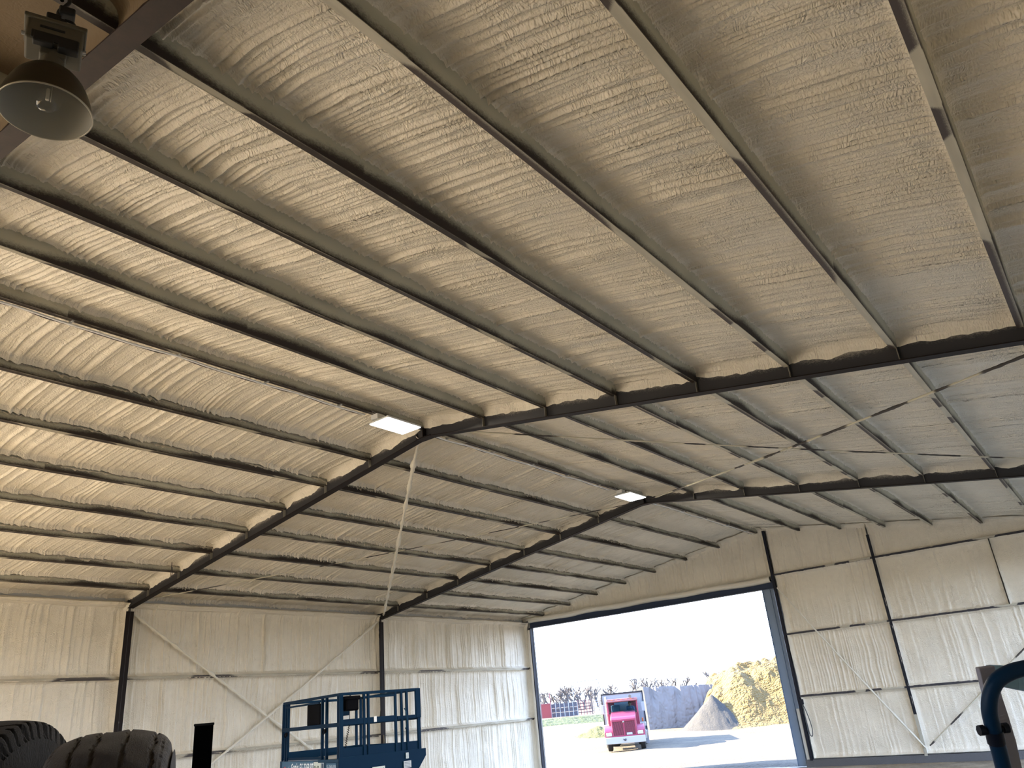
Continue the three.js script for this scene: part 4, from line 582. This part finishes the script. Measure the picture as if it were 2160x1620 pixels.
  const p = V(0, 0, 0); for (let z = 0; z < N; z++) for (let y = 0; y < N; y++) for (let x = 0; x < N; x++) { p.set((x / N * 2 - 1) * S, (y / N * 2 - 1) * S, (z / N * 2 - 1) * S).add(ctr); let d = 9; for (const l of limbs) { const e = dist(p, l), k = Math.max(0, 0.03 - Math.abs(d - e)) / 0.03; d = Math.min(d, e) - k * k * 0.0075 * (l[2] < 0.012 ? 0.3 : 1); } mc.field[x + y * N + z * N * N] = -d; }
  mc.isolation = 0; mc.update();
  const body = new THREE.BufferGeometry(), P3 = mc.positionArray.slice(0, mc.count * 3); for (let i = 0; i < P3.length; i += 3) { P3[i] = P3[i] * S + ctr.x; P3[i + 1] = P3[i + 1] * S + ctr.y; P3[i + 2] = P3[i + 2] * S + ctr.z; }
  body.setAttribute('position', new THREE.BufferAttribute(P3, 3)); body.setAttribute('normal', new THREE.BufferAttribute(mc.normalArray.slice(0, mc.count * 3), 3));
  const skin = lin(0.22, 0.12, 0.08), coat = lin(0.02, 0.045, 0.09), hair = lin(0.012, 0.01, 0.008), col = new Float32Array(P3.length); for (let i = 0; i < P3.length; i += 3) { const y = P3[i + 1], z = P3[i + 2], q = y > 0.66 && !(z > 0.09 && y < 0.69) ? hair : y > 0.49 || z > 0.37 ? skin : coat; col[i] = q.r; col[i + 1] = q.g; col[i + 2] = q.b; } body.setAttribute('color', new THREE.BufferAttribute(col, 3));
  const d = thing('person', 'driver in a dark blue jacket and sunglasses at the truck steering wheel', 'person', [0, 0, 0]); d.position.copy(V(0.46, 1.965, -2.45).applyEuler(t.rotation).add(t.position)); d.rotation.y = t.rotation.y; d.scale.setScalar(0.98);
  part('body', body, new THREE.MeshStandardMaterial({ vertexColors: true, roughness: 0.8 }), d); part('sunglasses', [rbox(-0.085, -0.01, 0.635, 0.67, 0.095, 0.12, 0.008), rbox(0.01, 0.085, 0.635, 0.67, 0.095, 0.12, 0.008), rod([-0.09, 0.66, 0.1], [0.09, 0.66, 0.1], 0.006, 6)], dark, d);
}
// ---------------------------------------------------------------- pens and pipe frames
const CR = V(1, 0, 0).applyEuler(camera.rotation), CU = V(0, 1, 0).applyEuler(camera.rotation);
const onView = (px, d) => { const o = V(10.537, 0, 0), fx = (px - 1080) / 1624.6; const fy = -(1500 - (px - 1130) * 0.098 - 810) / 1624.6, v = V(-0.5387, 0, -0.7460).addScaledVector(CR, fx).addScaledVector(CU, fy).multiplyScalar(d); o.add(v); o.y = ground(o.x, o.z) - 0.05; return o; };
{
  const red = mat([0.16, 0.012, 0.015], 0.5), pink = mat([0.17, 0.05, 0.055], 0.6), slate = mat([0.045, 0.042, 0.055], 0.7), maroon = mat([0.05, 0.022, 0.032], 0.7), whiteP = mat([0.22, 0.23, 0.25], 0.5), pipe = mat([0.07, 0.055, 0.05], 0.6), galv = mat([0.15, 0.15, 0.15], 0.5);
  const run = (name, label, cat, p0, p1, build) => { const a = onView(...p0), b = onView(...p1), t = thing(name, label, cat, [a.x, a.y, a.z]); t.rotation.y = -Math.atan2(b.z - a.z, b.x - a.x); build(t, Math.hypot(b.x - a.x, b.z - a.z), (b.y - a.y)); return t; };
  run('pen_gate', 'solid red sheet gate under a pipe frame near the left door jamb', 'gate', [1138, 101], [1162, 101], (t, L) => { part('sheet', [rbox(0.15, L - 0.06, 0.1, 1.75, -0.02, 0.02, 0.01)], red, t); part('post', bar([0, 0, 0], [0, 3.1, 0], 0.12, 0.12), pink, t); part('post', bar([L, 0, 0], [L, 3.1, 0], 0.12, 0.12), pink, t); part('post', bar([0.28, 0.05, 0.03], [0.28, 1.75, 0.03], 0.1, 0.06), pink, t); part('header', bar([0, 3.05, 0], [L, 3.05, 0], 0.1, 0.1), pipe, t); part('top_rail', bar([0, 1.8, 0], [L, 1.8, 0], 0.1, 0.1), pink, t); });
  run('pen_fence', 'dark slatted pen fence with pale posts right of the red gate', 'fence', [1163, 102], [1218, 102], (t, L) => { const n = 6; for (let i = 0; i <= n; i++) part('post', bar([L * i / n, 0, 0.06], [L * i / n, 1.85, 0.06], 0.10, 0.10), whiteP, t); for (let i = 0; i < n; i++) for (let j = 0; j < 3; j++) part('board', rbox(L * i / n + 0.05, L * (i + 1) / n - 0.05, 0.08 + j * 0.56, 0.6 + j * 0.56, -0.02, 0.02, 0.01), slate, t); part('top_rail', bar([0, 1.86, 0.04], [L, 1.86, 0.04], 0.1, 0.08), pipe, t); part('middle_rail', bar([0, 1.0, 0.04], [L, 1.0, 0.04], 0.06, 0.06), pipe, t); });
  run('pen_fence', 'maroon pipe pen fence between the dark fence and the white gate', 'fence', [1219, 103], [1249, 103], (t, L) => { const n = 5; for (let i = 0; i <= n; i++) part('post', bar([L * i / n, 0, 0], [L * i / n, 1.9, 0], 0.09, 0.09), pink, t); for (let j = 0; j < 5; j++) part('rail', bar([0, 0.35 + j * 0.36, 0.04], [L, 0.35 + j * 0.36, 0.04], 0.05, 0.10), maroon, t); });
  run('pen_gate', 'white tubular rail gate next to the truck', 'gate', [1250, 101], [1276, 101], (t, L) => { for (let j = 0; j < 5; j++) part('rail', bar([0, 0.5 + j * 0.3, 0], [L, 0.5 + j * 0.3, 0], 0.06, 0.06), whiteP, t); for (const x of [0, L * 0.55, L]) part('stile', bar([x, 0.4, 0], [x, 1.8, 0], 0.06, 0.06), pipe, t); part('post', bar([-0.1, 0, 0], [-0.1, 2.0, 0], 0.12, 0.12), pipe, t); part('post', bar([L + 0.1, 0, 0], [L + 0.1, 2.0, 0], 0.12, 0.12), pipe, t); });
  run('pipe_frame', 'tall goalpost pipe frame standing over the pen fences', 'frame', [1212, 106], [1268, 106], (t, L) => { part('upright', bar([0, 0, 0], [0, 4.2, 0], 0.1, 0.1), whiteP, t); part('upright', bar([L, 0, 0], [L, 4.3, 0], 0.1, 0.1), pipe, t); part('upright', bar([L * 0.72, 0, 0], [L * 0.72, 4.25, 0], 0.07, 0.07), pipe, t); part('crossbar', bar([0, 4.2, 0], [L, 4.3, 0], 0.09, 0.09), pipe, t); });
  run('pipe_frame', 'low pipe frame on the skyline above the truck', 'frame', [1303, 112], [1364, 112], (t, L) => { for (const x of [0, L * 0.5, L]) part('upright', bar([x, 0, 0], [x, 4.0, 0], 0.08, 0.08), pipe, t); part('crossbar', bar([0, 4.0, 0], [L, 3.9, 0], 0.08, 0.08), pipe, t); });
  run('pipe_frame', 'pipe frame on the skyline above the grey stockpile face', 'frame', [1411, 112], [1458, 112], (t, L) => { for (const x of [0, L]) part('upright', bar([x, 0, 0], [x, 3.6, 0], 0.07, 0.07), pipe, t); part('crossbar', bar([0, 3.6, 0], [L, 3.4, 0], 0.07, 0.07), pipe, t); });
}
{ // grass strip before the pens, and a tuft mound by the truck
  const gm = mat([0.026, 0.042, 0.012], 0.95, { bumpMap: rep(clod, 0.3), bumpScale: 0.25 }), gy = mat([0.06, 0.062, 0.012], 0.95, { bumpMap: rep(clod, 0.4), bumpScale: 0.2 });
  const a = onView(1196, 80), b = onView(1262, 62);
  tag(part('grass', heap([a.x, 0, a.z], 15, 19, 150, 120, (u, v) => 0.16 + 0.16 * (1 - u * u) * Math.sin(Math.PI * v) * (0.6 + 0.9 * Math.max(0, Math.sin(v * 34 + 3 * noise(u * 4, v * 4, 90))) ) + 0.12 * rough2(u * 20, v * 40, 91) - 0.5 * sstep(0.7, 1, Math.abs(u)) - 0.3 * sstep(0.15, 0, v)), gm, scene), 'strip of rough green grass in front of the pen fences', 'grass', null, 'stuff');
  tag(part('weeds', heap([b.x, 0, b.z], 4.6, 6, 60, 50, (u, v) => 0.75 * Math.max(0, 1 - Math.hypot(u, v * 2 - 1)) + 0.15 * (rough2(u * 9, v * 9, 93) + 0.2)), gy, scene), 'yellow-green weedy mound beside the truck', 'weeds', null, 'stuff');
}
// ---------------------------------------------------------------- the bare tree line
function bareTree(sd) {
  const r = rng(sd), list = [], trunkList = [];
  const grow = (p, d, len, rad, lvl) => {
    const q = p.clone().addScaledVector(d, len), g = new THREE.CylinderGeometry(rad * 0.62, rad, len, lvl < 2 ? 6 : 4, 1, true); g.applyQuaternion(new THREE.Quaternion().setFromUnitVectors(V(0, 1, 0), d)); g.translate((p.x + q.x) / 2, (p.y + q.y) / 2, (p.z + q.z) / 2); (lvl ? list : trunkList).push(g);
    if (lvl >= 4) return;
    const n = lvl === 0 ? 4 : 2 + (r() < 0.55 ? 1 : 0);
    for (let i = 0; i < n; i++) { const a = r() * 6.283, sp = 0.35 + r() * 0.55, e = d.clone().add(V(Math.cos(a) * sp, 0.12, Math.sin(a) * sp)).normalize(); grow(p.clone().addScaledVector(d, len * (i === 0 ? 1 : 0.55 + 0.45 * r())), e, len * (0.62 + 0.2 * r()), rad * 0.72, lvl + 1); }
  };
  grow(V(0, -0.3, 0), V((r() - 0.5) * 0.15, 1, (r() - 0.5) * 0.15).normalize(), 1.9, 0.27, 0);
  return [merge(trunkList), merge(list)];
}
{
  const bark = mat([0.075, 0.068, 0.066], 0.95), NTH = ['', 'first', 'second', 'third', 'fourth', 'fifth', 'sixth', 'seventh', 'eighth', 'ninth', 'tenth', 'eleventh', 'twelfth', 'thirteenth', 'fourteenth', 'fifteenth', 'sixteenth', 'seventeenth', 'eighteenth', 'nineteenth', 'twentieth', 'twenty-first', 'twenty-second', 'twenty-third', 'twenty-fourth'];
  const protos = [11, 23, 37, 58, 71].map(bareTree), spots = [[1134, 4.6], [1142, 4.3], [1151, 5.4], [1160, 4.8], [1171, 5.2], [1181, 5.8], [1190, 5.4], [1201, 6.2], [1211, 6.0], [1222, 6.4], [1233, 5.2], [1246, 5.6], [1261, 5.4], [1286, 6.2], [1297, 5.4], [1330, 4.6], [1346, 7.0], [1378, 6.4], [1398, 6.0], [1424, 6.2], [1444, 5.4], [1474, 4.0], [1512, 6.8]];
  const made = [];
  spots.forEach(([px, h], i) => {
    const v = i % 5, p = onView(px, 150 + (i * 7) % 23);
    let t;
    if (made[v]) { t = made[v].clone(); t.name = numbered('bare_tree'); scene.add(t); } else { t = thing('bare_tree', 'x', 'tree'); part('trunk', protos[v][0], bark, t); part('branches', protos[v][1], bark, t); made[v] = t; }
    t.position.copy(p); t.rotation.y = i * 2.4; t.scale.setScalar(h / 6.2); tag(t, `${NTH[i + 1]} bare tree along the far tree line, counted from the left door jamb`, 'tree', 'bare trees of the far tree line');
  });
}



renderer.render(scene, camera);
